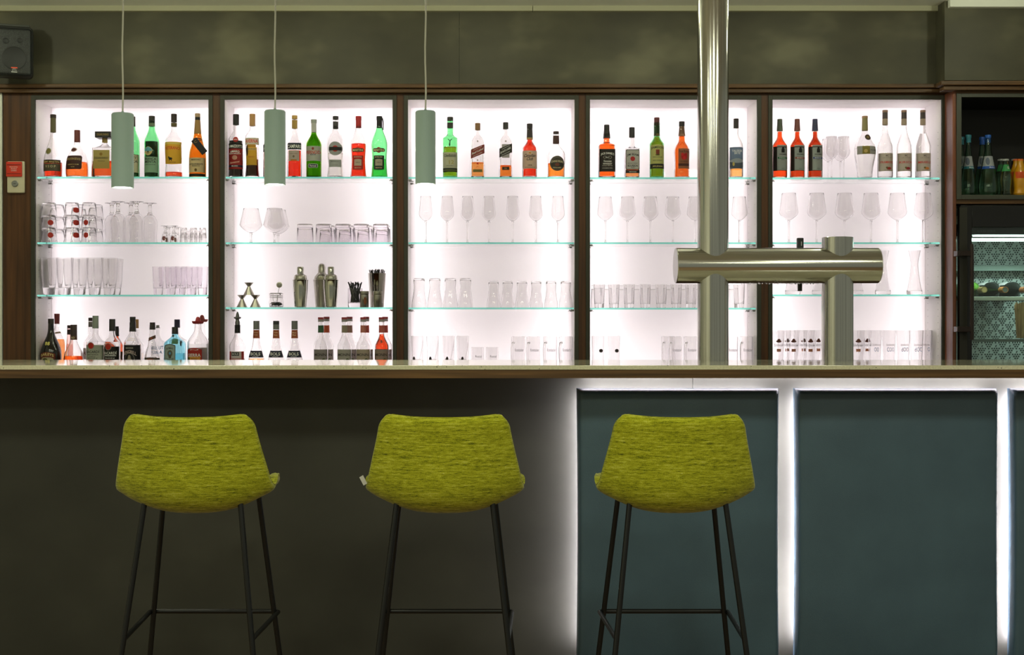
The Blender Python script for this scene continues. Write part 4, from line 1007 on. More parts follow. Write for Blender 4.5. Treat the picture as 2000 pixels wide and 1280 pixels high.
bottle('stubby clear whisky bottle with dark crest label', 1086, A, Z1, smooth([(347, 16.6), (345, 17), (325, 17.4), (308, 18), (298, 16.8), (290, 11), (284, 7), (279, 6.2), (272, 6), (262, 5.6)]), fill=320, liq=(0.97, 0.52, 0.16), caps=[(257, 262, 11.4, 11.4, C(60, 46, 46)), (265.5, 281, 11.8, 13, C(78, 50, 46))],
  deco=[('L', 306.4, 336, 28, C(92, 88, 78), 1.5, 'o'), ('L', 311, 333, 23, C(72, 66, 58), 1.5, 'o', 0, 0.001), ('T', 'CHIVAS REGAL', 317, 4, 23, C(214, 200, 160), 1.5, 1.2), ('L', 320.5, 326.5, 9, C(120, 70, 56), 1.5, 'o', 0, 0.0013), ('T', '12', 323.5, 3, 4, WHITE, 1.5), ('T', 'SCOTCH WHISKY', 330, 2, 16, C(214, 200, 160), 1.5, -1)], group=TOP)

A = SH[(3, 0)]
bottle('square whiskey bottle with black label and flared black capsule', 1185, A, Z1, prof(347.5, 262, 32.6, 286, 278, 13.6, 1.1), fill=270.8, liq=(0.98, 0.36, 0.09), n=6, caps=[(244, 254.5, 10.8, 11, C(40, 36, 34)), (254.5, 270.8, 11, 14.4, C(46, 40, 38))],
  deco=[('L', 293.2, 337.3, 31, C(44, 38, 34)), ('T', "JACK DANIEL'S", 302, 5.4, 26, WHITE, 0, 2.4), ('L', 305.2, 313.6, 17, C(150, 146, 138), 0, 'o'), ('L', 306.2, 312.6, 14.6, C(56, 50, 46), 0, 'o', 0, 0.001), ('T', 'No.7', 309.4, 3, 7.5, WHITE), ('T', 'Tennessee', 316.8, 3.6, 16, WHITE, 0, 0, 0.3), ('T', 'WHISKEY', 322, 3.2, 18, WHITE), ('T', '1,0 Liter 40% Vol.', 325.8, 2.2, 20, C(190, 185, 175)), ('T', 'LYNCHBURG TENN.', 330.5, 2, 20, C(170, 165, 155))], group=TOP)
bottle('square bourbon bottle with white label and red seal', 1234.2, A, Z1, prof(347.5, 256, 28.4, 292, 285, 10.8, 0.55), fill=332, liq=(0.97, 0.60, 0.34), n=6, caps=[(249.2, 269, 11, 11.2, C(40, 38, 38))],
  deco=[('L', 293.8, 333, 27, C(50, 46, 44), 0, 'R'), ('L', 295, 332, 25, C(206, 202, 196), 0, 'R', 0, 0.001), ('T', 'JIM BEAM', 304, 5.6, 22.5, BLACK, 0, 2.2), ('L', 307.5, 316.5, 9, C(190, 56, 56), 0, 'o', 0, 0.0013), ('T', 'B', 312, 4, 3, WHITE), ('T', 'KENTUCKY STRAIGHT', 320.8, 1.8, 20, C(70, 66, 64)), ('T', 'BOURBON', 325.6, 4.4, 19.5, BLACK), ('T', 'WHISKEY', 329.4, 1.8, 8, C(70, 66, 64)), ('L', 333.4, 340, 27, C(50, 42, 40)), ('T', 'THE WORLD', 337.6, 2, 14, WHITE), ('L', 333.8, 334.6, 20, C(190, 60, 50), 0, 'r', 0, 0.001)], group=TOP)
bottle('green irish whiskey bottle with maroon cap and cream label', 1282.8, A, Z1, prof(347.5, 240, 27.8, 282, 266, 11.6, 0.75), glass=GREEN, fill=268, liq=(0.88, 0.56, 0.10), caps=[(230, 245.7, 10.6, 10.6, C(96, 46, 50)), (246.6, 266, 10.4, 12, C(66, 62, 42))],
  deco=[('L', 284, 321.5, 27.2, C(206, 200, 126), 0, 'a', 1.2), ('T', 'JAMESON', 290, 5.6, 24.5, C(40, 40, 30), 0, 1.2), ('L', 294, 303, 7, C(134, 62, 44), 0, 'r', 0, 0.001), ('L', 303, 305.6, 9, C(90, 80, 40), 0, 'o', 0, 0.001), ('T', 'TRIPLE DISTILLED', 308.5, 2, 19, C(90, 88, 56)), ('T', 'IRISH WHISKEY', 315, 2, 18, C(90, 88, 56)), ('L', 321.5, 330.8, 27.2, C(44, 46, 34)), ('T', 'John Jameson', 326.4, 3.4, 19, C(200, 180, 110), 0, 0, 0.3), ('L', 250, 262, 4, C(150, 140, 80), 0, 'r', 0, -0.0) if False else ('L', 261, 267, 6, C(120, 100, 54), 0.8, 'o', 0, 0.0012)], group=TOP)
bottle('amber bourbon bottle with tan label and red roses', 1331.6, A, Z1, smooth([(347.5, 14.4), (346, 15), (336, 15.2), (326, 14.4), (310, 14.6), (296, 15.2), (288, 13.8), (282, 10.5), (277, 7.6), (266, 6.8), (248, 5)]), fill=267, liq=(0.98, 0.40, 0.12), caps=[(237.7, 247, 11.2, 11, C(52, 46, 44)), (247.5, 266, 9.4, 13.8, C(160, 118, 90))],
  deco=[('L', 292, 331, 22, C(152, 100, 70), 2.6), ('T', 'Four Roses', 297.3, 4.6, 20, C(80, 44, 34), 2.6), ('L', 302, 314, 12, C(190, 36, 36), 2.6, 'o', 0, 0.001), ('L', 300.5, 306.5, 5, C(206, 44, 44), -1, 'o', 0, 0.0013), ('L', 300.5, 306.5, 5, C(176, 30, 34), 6, 'o', 0, 0.0013), ('L', 307, 314, 5.5, C(206, 44, 44), 2.5, 'o', 0, 0.0014), ('T', 'BOURBON', 317.3, 2.4, 14, C(80, 44, 34), 2.6), ('L', 321, 326, 22, C(86, 44, 34), 2.6, 'r', 0, 0.001)], group=TOP)
bottle('clear whisky bottle with blue mountain picture label beside the steel column', 1437.6, A, Z1, prof(347.5, 240, 27, 288, 262, 9.8, 1.2), fill=330.5, liq=(0.99, 0.72, 0.40), caps=[(232, 250.8, 10.2, 10.2, C(50, 44, 44))],
  deco=[('L', 289, 331, 26.4, C(108, 126, 152)), ('T', 'TALISKER', 296.4, 4.4, 20, C(230, 230, 226)), ('T', 'SKYE', 301, 4.2, 12, C(230, 230, 226)), ('L', 311, 322, 26.4, C(166, 172, 178), 0, 'a', 4, 0.0009), ('L', 320, 330.6, 26.4, C(84, 92, 104), 0, 'aa', -3, 0.001), ('L', 318, 326, 4, C(210, 190, 110), -7, 'o', 0, 0.0013)], group=TOP)

A = SH[(4, 0)]
SHP = prof(347.5, 243, 28.6, 286, 266, 10.6, 0.9)
for px_, cc, band, bt, lq_, lab in ((1523, C(88, 96, 80), C(50, 120, 84), 'FINO', (0.97, 0.30, 0.10), 'sherry bottle with grey green capsule and green label stripe'), (1557, C(128, 74, 66), C(150, 60, 56), 'MEDIUM DRY', (0.86, 0.26, 0.10), 'sherry bottle with brick red capsule and red label stripe'), (1591.8, C(62, 64, 96), C(60, 78, 140), 'MEDIUM SWEET', (0.80, 0.22, 0.08), 'sherry bottle with navy capsule and blue label stripe')):
    bottle(lab, px_, A, Z1, SHP, fill=258, liq=lq_, glass=(0.96, 0.9, 0.86), caps=[(232.8, 239, 9.8, 10, cc), (239, 256, 10, 12, cc)], deco=[('L', 288, 335, 29, C(44, 36, 34), -3.5, 'r', 0, 0.0004), ('L', 285, 334, 22, C(176, 182, 180), 3), ('L', 289, 300, 6.4, BLACK, 3.2, 'a', 5, 0.001), ('L', 288, 291, 4, BLACK, 3.2, 'o', 0, 0.0013), ('T', 'SANDEMAN', 303.2, 2.6, 14.5, BLACK, 3.2), ('L', 308.5, 312, 19.6, band, 3, 'r', 0, 0.001), ('T', bt, 310.2, 1.8, 14, WHITE, 3), ('T', 'SHERRY', 313.8, 1.6, 7, C(90, 90, 88), 3), ('T', 'JEREZ', 331, 1.8, 6, C(110, 110, 106), 3)], group=TOP)
bottle('bulbous clear pear brandy bottle with medallion and grey label', 1689.2, A, Z1, smooth([(347.5, 13), (346, 14.3), (338, 14.8), (320, 17.5), (305, 20), (294, 20.5), (284, 18.8), (272, 13.5), (262, 8), (256, 5.6), (248, 5.2), (236, 5.2)]), fill=290, liq=(0.995, 0.995, 0.99), caps=[(227, 231, 11.2, 11.2, C(176, 140, 106), 'cork'), (231, 255.4, 10.6, 11.8, C(150, 140, 96))],
  deco=[('L', 287.5, 303.5, 39, C(178, 176, 168), 1.5), ('L', 287.5, 303, 14, C(150, 134, 62), -3, 'r', 0, 0.001), ('L', 294, 301, 7, C(214, 190, 120), -4, 'o', 0, 0.0013), ('T', 'WILLIAMS', 295.5, 2.6, 12, C(70, 66, 60), 11), ('L', 264, 275.6, 12, C(84, 70, 54), 2.5, 'o'), ('L', 267, 272, 6, C(160, 134, 90), 2.5, 'o', 0, 0.0012)], group=TOP)
for px_, tx_, fr, lab in ((1728.7, 'FRAMBOISE', C(176, 56, 50), 'slim clear fruit brandy bottle next to the pear brandy'), (1765.6, 'KIRSCH', C(170, 48, 56), 'slim clear cherry brandy bottle, middle of three'), (1802.4, 'MIRABELLE', C(214, 140, 74), 'slim clear plum brandy bottle with orange fruit on its label')):
    bottle(lab, px_, A, Z1, prof(347.5, 226, 29.4, 288, 246, 9.8, 0.85), fill=262, liq=(0.995, 0.995, 0.99), caps=[(215.5, 220, 10.6, 10.4, C(160, 128, 110), 'cork'), (220, 232.5, 10, 10.4, C(84, 74, 72)), (232.5, 244.6, 10.4, 10.8, C(176, 156, 138))],
      deco=[('L', 300.8, 336, 28.8, C(204, 192, 178)), ('T', 'MC', 305.8, 4, 6, C(120, 106, 96)), ('T', 'LA COUR', 310, 1.8, 17, C(150, 134, 120)), ('T', tx_, 318.6, 4.4, 24, C(196, 56, 46)), ('L', 328, 333, 10, fr, 3, 'o', 0, 0.001), ('L', 327.4, 331, 4, C(120, 110, 60), -1, 'o', 0, 0.0013), ('T', 'EAU DE VIE', 334, 1.4, 12, C(150, 134, 120))], group=TOP)

# ---------------------------------------------------------------- lower row, standing on the cabinet bottoms
B0 = Z_BOT+EPS; YB = 731.0
LOW = 'bottles standing behind the counter'
bail = P('black_bottle_glass', C(22, 18, 14), 0.12, coat=0.3)
bottle('black cream liqueur bottle with gold monogram and landscape label', 99.6, B0, Z1, smooth([(YB, 17), (728, 18.5), (705, 19.8), (690, 19.8), (680, 18.2), (670, 14.5), (658, 8.8), (648, 6.2), (638, 5.6), (625, 5.6)]), opaque=bail, caps=[(622.8, 633, 11.4, 11.4, C(40, 34, 28))],
  deco=[('T', '88', 671, 7, 9.5, C(226, 206, 110), -2), ('L', 687.5, 699, 30, C(120, 50, 34), -1.5, 'aa', 3.6), ('T', 'BAILEYS', 691.6, 5.4, 25, C(230, 196, 130), -1.5, 3.4), ('L', 697, 716, 24, C(206, 200, 160), -1.5, 'a', 2.5), ('L', 699.5, 708, 11, C(86, 90, 40), -5, 'o', 0, 0.0012), ('L', 704, 716, 22, C(120, 130, 60), -1.5, 'a', 3, 0.0010)], group=LOW)
bottle('tall clear bottle of orange liqueur with dark red cap behind the cream liqueur', 111.4, B0, Z2, smooth([(YB, 15.5), (728, 16.5), (690, 16.5), (668, 16), (656, 12), (646, 6.5), (636, 4.4), (622, 4.2)]), fill=663, liq=(0.98, 0.62, 0.36), caps=[(613, 633, 10.4, 9.6, C(126, 52, 50))], deco=[('L', 648, 651.5, 14, C(190, 170, 150), 6, 's', 1)], group=LOW)
bottle('bell shaped brandy bottle with brown capsule and orange brandy', 144, B0, Z1, smooth([(YB, 18.5), (728, 19.2), (700, 19), (690, 17), (680, 12.5), (670, 8), (663, 6.6), (640, 6)]), fill=695.8, liq=(0.97, 0.36, 0.08), caps=[(634.5, 656, 12.6, 12.8, C(62, 46, 42)), (656, 664, 13, 13.4, C(96, 70, 50))], deco=[('T', 'XO', 660, 4, 7, C(210, 200, 170)), ('L', 704, 716, 24, C(140, 120, 90), 0, 'a', 5)], group=LOW)
bottle('pinkish spirit bottle with dark cap behind the brown capsule bottle', 136, B0, Z2, smooth([(YB, 6.4), (728, 7.2), (700, 7.2), (684, 7), (668, 6), (655, 5.2), (640, 4.8)]), glass=(0.96, 0.88, 0.86), fill=672, liq=(0.93, 0.72, 0.68), caps=[(635.5, 642, 9.4, 9.4, C(70, 44, 44)), (643.5, 654, 9.4, 9.6, C(80, 54, 54))], group=LOW)
def rum(px_, dark, lab):
    tc_ = WHITE if dark else C(44, 42, 40)
    y0 = 677 if dark else 674
    bottle(lab, px_, B0, Z1, prof(YB, 640, 30.6 if dark else 35, 668, 650, 11, 0.6), fill=668 if dark else 672, liq=(0.99, 0.98, 0.97), caps=[(623.4 if dark else 617, 647 if dark else 641.8, 11.6, 12, C(44, 42, 40) if dark else C(134, 142, 132))],
      deco=[('L', y0, 720, 30 if dark else 34.2, C(40, 36, 34) if dark else C(178, 184, 164)), ('L', 670.5 if dark else 668.4, 684.4 if dark else 682, 13.8, C(150, 150, 142), -4, 'o', 0, 0.001), ('L', 671.6 if dark else 669.5, 683.3 if dark else 681, 11.8, C(206, 56, 42), -4, 'o', 0, 0.0013), ('T', 'W', 677.5 if dark else 675.2, 3.6, 9, C(90, 30, 28), -4), ('T', 'BACARDÍ', 689 if dark else 686.6, 6.4, 25.5, tc_, -1), ('T', 'CARTA NEGRA' if dark else 'CARTA BLANCA', 694.6 if dark else 692.6, 2.4, 22, tc_, -1), ('L', 693.2, 696, 24, C(150, 150, 156), -1, 'r', 0, 0.0009) if dark else ('T', 'SUPERIOR', 696.6, 1.6, 12, tc_, -1), ('T', 'RON', 699.6, 2, 18, tc_, -1), ('T', 'MMWMM', 704.6, 3.6, 24, tc_, -1)], group=LOW)
rum(186.6, False, 'clear rum bottle with pale label, red emblem and grey cap')
rum(219.3, True, 'clear rum bottle with black label, red emblem and black cap')
bottle('spirit bottle with brown and grey cap behind the pale label rum', 177.4, B0, Z2, prof(YB, 634, 29, 668, 648, 9.6, 0.7), fill=690, liq=(0.99, 0.97, 0.96), caps=[(620.8, 627.6, 9.4, 9.2, C(70, 52, 50)), (628.5, 639, 9.2, 9.4, C(146, 138, 132))], deco=[('L', 680, 702, 28, C(214, 200, 194)), ('T', 'RUM', 690, 6, 22, C(140, 80, 70))], group=LOW)
bottle('amber rum bottle with slim dark capsule behind the black label rum', 228.6, B0, Z2, prof(YB, 642, 25, 676, 656, 7.6, 0.9), fill=652, liq=(0.93, 0.34, 0.16), caps=[(637.6, 645, 6.6, 6.8, C(54, 46, 46)), (645, 657, 6.8, 8, C(60, 50, 48))], deco=[('L', 687, 712, 24, C(110, 84, 60))], group=LOW)
bottle('clear spirit bottle with black horseman label and silver arched lettering', 259.2, B0, Z1, prof(YB, 630, 33.6, 670, 646, 12.2, 0.75), fill=672, liq=(0.99, 0.985, 0.98), caps=[(619, 626.5, 11.2, 11.2, C(40, 38, 38)), (626.5, 648, 10.6, 13.4, C(48, 44, 44))],
  deco=[('T', 'Anniversary', 661, 2.2, 12, C(190, 170, 110)), ('T', 'EDITION', 664.6, 2, 14, C(190, 170, 110)), ('L', 674, 722, 32.6, C(36, 34, 36)), ('T', 'HAVANA', 679.8, 2.6, 15, C(190, 186, 180), -2), ('T', 'SENGRILL', 687, 6.4, 26, C(206, 186, 180), -2, 5), ('L', 689, 716, 20, C(150, 146, 140), -2, 'o', 0, 0.0009), ('L', 690, 715, 18, C(44, 40, 38), -2, 'o', 0, 0.0011), ('L', 693, 706, 6, C(176, 166, 150), -2, 'o', 0, 0.0014), ('L', 699, 710, 11, C(150, 140, 126), -2, 'o', 0, 0.0013)], group=LOW)
bottle('cork stoppered bottle just behind the horseman label bottle', 267.6, B0, Z2, prof(YB, 644, 26, 676, 658, 8, 0.8), fill=690, liq=(0.99, 0.94, 0.9), caps=[(624, 641.5, 6.4, 6.4, C(186, 140, 90), 'cork')], group=LOW)
bottle('flared clear spirit bottle with small slanted dark neck label', 297.8, B0, Z1, smooth([(YB, 15.5), (727, 16.4), (715, 15.8), (702, 15.4), (696, 15.2), (688, 13.2), (676, 9.4), (662, 7.4), (648, 6.2), (634, 5.4)]), fill=697, liq=(0.985, 0.975, 0.96), caps=[(630, 644.2, 10.4, 10.4, C(52, 40, 38))], deco=[('L', 657.5, 664, 14, C(104, 74, 58), 0, 's', 3), ('L', 659, 662.6, 4, C(180, 90, 60), 0, 'o', 0, 0.001), ('L', 698, 720, 30, C(96, 82, 72), 0, 'a', 1.5), ('L', 700, 712, 20, C(150, 90, 70), -1, 'o', 0, 0.001)], group=LOW)
bottle('vodka bottle with blue lettering and grey cap behind the flared bottle', 308, B0, Z2, prof(YB, 640, 27, 668, 650, 8.4, 0.5), fill=668, liq=(0.995, 0.995, 0.995), caps=[(635.4, 641, 6.4, 6.4, C(150, 148, 150))], deco=[('T', 'ABSOLUT', 679.4, 6.6, 25, C(60, 120, 178)), ('T', 'VODKA', 688, 6.4, 22, C(60, 120, 178))], group=LOW)
bottle('pale blue square gin bottle with arched grey label', 341.8, B0, Z1, prof(YB, 645, 39.6, 672, 654, 11.8, 0.95), glass=(0.74, 0.93, 0.965), fill=690, liq=(0.72, 0.92, 0.97), n=5, df=0.8, caps=[(639, 652.8, 12, 12.4, C(46, 46, 44))],
  deco=[('L', 672, 722, 21.6, C(86, 96, 94), -6, 'a', 3), ('L', 673.4, 722, 19, C(176, 196, 190), -6, 'a', 3, 0.0010), ('T', 'BOMBAY', 680, 3.6, 13.4, C(50, 54, 54), -6, 1.6), ('L', 684, 697, 9.6, C(110, 110, 96), -6, 'o', 0, 0.0013), ('L', 687.4, 692.6, 4.4, C(110, 170, 210), -6, 'o', 0, 0.0016), ('L', 694, 700, 5.4, C(96, 96, 86), -6, 'o', 0, 0.0014), ('T', 'SAPPHIRE', 702.4, 3.4, 14.4, C(50, 54, 54), -6, -1.6), ('L', 653.4, 659, 4, C(60, 80, 80), -2, 'o')], group=LOW)
bottle('wide clear bottle with purple cap behind the blue gin bottle', 346, B0, Z2, prof(YB, 640, 36, 664, 650, 10.6, 0.5), fill=662, liq=(0.985, 0.995, 0.99), caps=[(624.2, 640.4, 10.8, 11, C(52, 44, 74))], deco=[('L', 661, 672, 14, C(176, 190, 116), 0), ('L', 664, 676, 5, C(150, 100, 90), 13, 'o')], group=LOW)
def tequila(px_, Zr, yh, hat, lab, front):
    q = bottle(lab, px_, B0, Zr, smooth([(YB, 18), (728, 20), (690, 20.4), (670, 20), (662, 17), (653, 11), (646, 7.4), (640, 6.8), (632, 6.2)]) if front else smooth([(YB, 15), (728, 16.8), (690, 17), (670, 16), (662, 12), (653, 8), (646, 6.6), (640, 6.2), (631, 5.8)]), fill=672, liq=(0.995, 0.995, 0.99),
      deco=[('L', 679.4, 722, 29, C(190, 52, 44), -3, 'a', 4), ('L', 696.5, 722, 24, C(220, 160, 60), -3, 'r', 0, 0.0009), ('T', 'SIERRA', 693.8, 6.6, 25, WHITE, -3), ('T', 'TEQUILA', 701.2, 2.6, 13, C(110, 60, 30), -3), ('T', '~', 683, 2.4, 16, WHITE, -3), ('L', 698, 722, 4, C(96, 120, 50), -14, 'r', 0, 0.0012)] if front else [('L', 679, 722, 26, C(190, 172, 160), 0, 'a', 3)], group=LOW)
    k = Zr/F; z0 = H(yh, Zr)-B0
    hatp = [(0, z0-0.001), (4.6*k, z0), (8*k, z0), (10.5*k, z0+1.2*k), (11.8*k, z0+5.4*k), (11.2*k, z0+5.6*k), (9*k, z0+4.0*k), (6.0*k, z0+4.2*k), (5.0*k, z0+7*k), (3.8*k, z0+11.5*k), (2.2*k, z0+13.6*k), (0, z0+14.2*k)]
    h_ = link('sombrero_cap', lathe('sombrero_cap', hatp, 28, 1, 60), P('red_plastic_hat', hat, 0.5), q)
    h_['label'] = 'red sombrero shaped cap'
tequila(386.6, Z1, 633, C(170, 44, 46), 'tequila bottle with red shield label and bright red hat cap', True)
tequila(394.6, Z2, 629.4, C(160, 72, 58), 'tequila bottle with brownish red hat cap behind its twin', False)
# cabinet with syrups
gren = bottle('grenadine bottle with metal pourer and black collar', 463.8, B0, Z1, prof(YB, 640, 31, 676, 652, 11.2, 0.9), fill=700, liq=(0.98, 0.93, 0.92), caps=[(635, 651, 11, 11.4, BLACK, 'neck_collar')],
  deco=[('L', 686.5, 722, 27, C(196, 190, 184)), ('L', 686.5, 722, 4, C(170, 60, 58), -12, 'r', 0, 0.001), ('L', 686.5, 722, 4, C(170, 60, 58), 12, 'r', 0, 0.001), ('L', 688, 695, 15, BLACK, -1.5, 'r', 0, 0.001), ('T', 'BOLS', 691.5, 3.8, 12, WHITE, -1.5), ('T', 'GRENADINE', 701.4, 4, 20, C(180, 60, 56), -1)], group=LOW)
k = Z1/F; zq = H(635, Z1)-B0
link('pourer', lathe('pourer', [(0, zq-4*k), (4.6*k, zq), (4.8*k, zq+5*k), (3.4*k, zq+9*k), (3.6*k, zq+11*k), (7*k, zq+13*k), (7*k, zq+15.5*k), (3.6*k, zq+16*k), (3.0*k, zq+20*k), (1.2*k, zq+25.5*k), (0, zq+26*k)], 20), P('pourer_metal', C(110, 110, 106), 0.35, 0.7), gren)
for px_, c1, lq_, fl_, t_, lab in ((500.8, C(120, 122, 120), (0.99, 0.70, 0.42), 700.8, 'Apricot Brandy', 'liqueur bottle with brown neck label and orange liquid'), (539.4, C(54, 54, 52), (0.995, 0.995, 0.99), 702, 'Triple Sec', 'clear liqueur bottle with black topped grey cap and brown neck label'), (575.4, C(124, 126, 124), (0.995, 0.995, 0.99), 700, 'Blue', 'clear liqueur bottle with grey cap nearest the syrup bottles')):
    bottle(lab, px_, B0, Z1, smooth([(YB, 17), (728, 18.6), (712, 17.6), (700, 15.6), (690, 12.8), (678, 9.2), (666, 7.2), (655, 6.2), (640, 5.8)]), fill=fl_, liq=lq_, caps=[(627, 634, 12, 12, c1), (634, 644, 12, 12.2, C(120, 122, 118)), (644.8, 661, 11.8, 13.4, C(160, 84, 50))],
      deco=[('T', t_.split()[0], 650, 2.6, 8, C(226, 196, 160)), ('T', t_.split()[-1], 654.5, 2.4, 7, C(226, 196, 160)), ('L', 685.2, 698.4, 40, C(42, 44, 64)), ('T', 'BOLS', 691.4, 6, 19, WHITE), ('T', 'AMSTERDAM', 696.6, 1.6, 12, C(190, 190, 200))], group=LOW)
SYR = prof(YB, 629, 27.6, 677, 652, 10.2, 0.9)
for px_, Zr, nl, lb, lq_, fl_, lab in ((626.7, Z1, C(58, 96, 66), C(158, 150, 146), (0.99, 0.985, 0.98), 684, 'syrup bottle with green neck label'), (672.8, Z1, C(150, 136, 116), C(182, 178, 168), (0.99, 0.985, 0.98), 684, 'syrup bottle with beige neck label in front'), (709.4, Z1, C(196, 120, 104), C(190, 176, 156), (0.99, 0.97, 0.95), 684, 'syrup bottle with red and white neck label and tan front label'), (745.4, Z1, C(190, 96, 84), C(166, 152, 142), (0.97, 0.26, 0.10), 653, 'syrup bottle filled with red orange syrup'),
                              (638, Z2, C(214, 96, 60), C(196, 180, 176), (0.99, 0.985, 0.98), 684, 'syrup bottle with orange neck label behind the green one'), (683, Z2, C(180, 140, 124), C(200, 186, 180), (0.99, 0.985, 0.98), 684, 'syrup bottle with pinkish neck label behind the beige one'), (715.6, Z2, C(206, 92, 76), C(200, 186, 180), (0.99, 0.985, 0.98), 684, 'syrup bottle with red neck label, tallest behind the tan one'), (752.2, Z2, C(196, 86, 72), C(190, 170, 166), (0.99, 0.97, 0.96), 684, 'syrup bottle with red neck label behind the red orange one')):
    yt_ = 0 if Zr == Z1 else -1
    bottle(lab, px_, B0, Zr, SYR, fill=fl_, liq=lq_, name='syrup_bottle', caps=[(620+yt_, 624+yt_, 11.4, 11.4, C(176, 66, 70)), (624+yt_, 629+yt_, 11.4, 11.4, C(176, 170, 168), 'cap_band'), (635.8, 650, 10.8, 11.4, nl)],
      deco=[('L', 682.6, 722, 26.6, lb), ('T', 'MONIN', 693, 5.6, 22, C(54, 48, 46)), ('L', 700, 712, 8, C(96, 104, 66), 7, 'o', 0, 0.001)], group=LOW)

# ---------------------------------------------------------------- water and soda bottles in the dark niche
nz0 += EPS
NI = 'soft drink bottles in the dark niche'
Za, Zb2 = ZR+0.10, ZR+0.18
WATER = [(381, 13), (378.6, 14.4), (365, 15.2), (350, 14), (333, 11.6), (318, 9), (300, 6.4), (288, 5), (278, 4.8), (268, 4.8)]
def water(px_, Zr, cc, sc, lab, yt):
    W_ = [(y, hw*sc) for y, hw in WATER]
    bottle(lab, px_, nz0, Zr, smooth(W_), glass=(0.80, 0.90, 0.84), fill=330, liq=(0.93, 0.97, 0.95), name='water_bottle', caps=[(yt, yt+6, 11.6, 11.6, cc), (yt+6, yt+15, 9.8, 10.2, cc)],
      deco=[('L', 306, 331, 30, C(196, 200, 206)), ('L', 326, 331, 30, cc, 0, 'r', 0, 0.001), ('L', 309, 324, 7, C(120, 130, 150), -4, 'o', 0, 0.001), ('T', 'Medium', 328.4, 2.6, 12, WHITE, 4)], group=NI)
water(1891.2, Za, C(64, 140, 158), 0.95, 'mineral water bottle with a turquoise cap, in front', 264)
water(1929.6, Za, C(48, 104, 196), 1.18, 'large mineral water bottle with a bright blue cap in front', 264)
water(1918.4, Zb2, C(44, 88, 170), 1.0, 'mineral water bottle with a blue cap behind the front row', 268)
water(1877.5, Zb2, C(60, 124, 140), 0.9, 'mineral water bottle half hidden by the niche frame', 268)
SODA = [(381, 9.6), (379, 10.6), (372, 9.4), (362, 10.4), (345, 10.8), (335, 9), (326, 6), (318, 4.6), (313, 4.6)]
for px_, Zr, sc, gl_, lq_, lc, cc, lab in ((1964.4, Za, 1.05, (0.80, 0.88, 0.84), (0.97, 0.98, 0.97), C(70, 170, 96), C(176, 180, 178), 'small clear lemonade bottle with green label and silver cap in front'), (1954.4, Zb2, 1.0, (0.80, 0.88, 0.84), (0.97, 0.98, 0.97), C(60, 150, 86), C(160, 164, 162), 'small clear lemonade bottle with green label behind its twin'),
                                  (1993, Za, 1.28, CLEAR, (0.93, 0.62, 0.05), C(226, 96, 36), C(232, 110, 36), 'small orange soda bottle with an orange cap in front'), (1984.6, Zb2, 1.2, CLEAR, (0.9, 0.55, 0.05), C(206, 86, 36), C(206, 92, 36), 'small orange soda bottle behind the front one'), (1981, Zb2+0.07, 1.05, (0.6, 0.6, 0.6), (0.3, 0.1, 0.05), C(110, 40, 34), C(150, 150, 150), 'small dark cola bottle at the back of the niche')):
    ob = None
    if 'orange soda' in lab: ob = P('orange_soda', C(214, 150, 20), 0.2, coat=0.4)
    bottle(lab, px_, nz0, Zr, smooth([(y, hw*sc) for y, hw in SODA]), glass=gl_, fill=326, liq=lq_, name='soda_bottle', opaque=ob, caps=[(311, 314.6, 11.4, 12, cc)], deco=[('L', 322, 335.5, 18*sc, lc) if 'orange' not in lab else ('L', 336.5, 349.5, 24, lc), ('T', 'S', 328.6, 5, 4, WHITE, 2) if 'lemonade' in lab else ('L', 340, 344, 4, C(220, 220, 200), 3, 'o', 0, 0.001)], group=NI)
# ================================================================ glassware
GL = G((0.972, 0.969, 0.969), 1.5)
GLP = G((0.981, 0.969, 0.982), 1.5)     # faintly lilac glass
ORD = ['first', 'second', 'third', 'fourth', 'fifth', 'sixth', 'seventh', 'eighth', 'ninth', 'tenth']
_gm = {}
def cup_mesh(key, outer, wall, base, inv=False, seg=28, n=2.0):
    """drinking glass from an outer outline (half width, height) in metres"""
    if key in _gm: return _gm[key]
    Ht = outer[-1][1]
    def rad(z):
        for (r0, z0), (r1, z1) in zip(outer, outer[1:]):
            if z0 <= z <= z1 and z1 > z0: return r0+(r1-r0)*(z-z0)/(z1-z0)
        return outer[-1][0]
    inner = [(rad(base)-wall*2.2, base), (rad(base+0.003)-wall*1.3, base+0.003)]+[(r-wall, z) for r, z in outer if z > base+0.005]
    pts = [(0, 0)]+list(outer)+[(outer[-1][0]-wall*0.5, Ht+0.0004)]+inner[::-1]+[(0, base-0.0008)]
    if inv: pts = [(r, Ht-z) for r, z in pts][::-1]
    pts = [(r, z, n) for r, z in pts] if n != 2.0 else pts
    _gm[key] = lathe(key, pts, seg, 1.0, 38)
    return _gm[key]
def px_outline(lst, Z): return [(S(a, Z), S(b, Z)) for a, b in lst]
def place(name, me, px, Z, z, label, cat, group, mat=GL, rz=0.0):
    o = link(name, me, mat, None, (X(px, Z), Z, z)); o.rotation_euler[2] = rz
    return tag(o, label, cat, group)
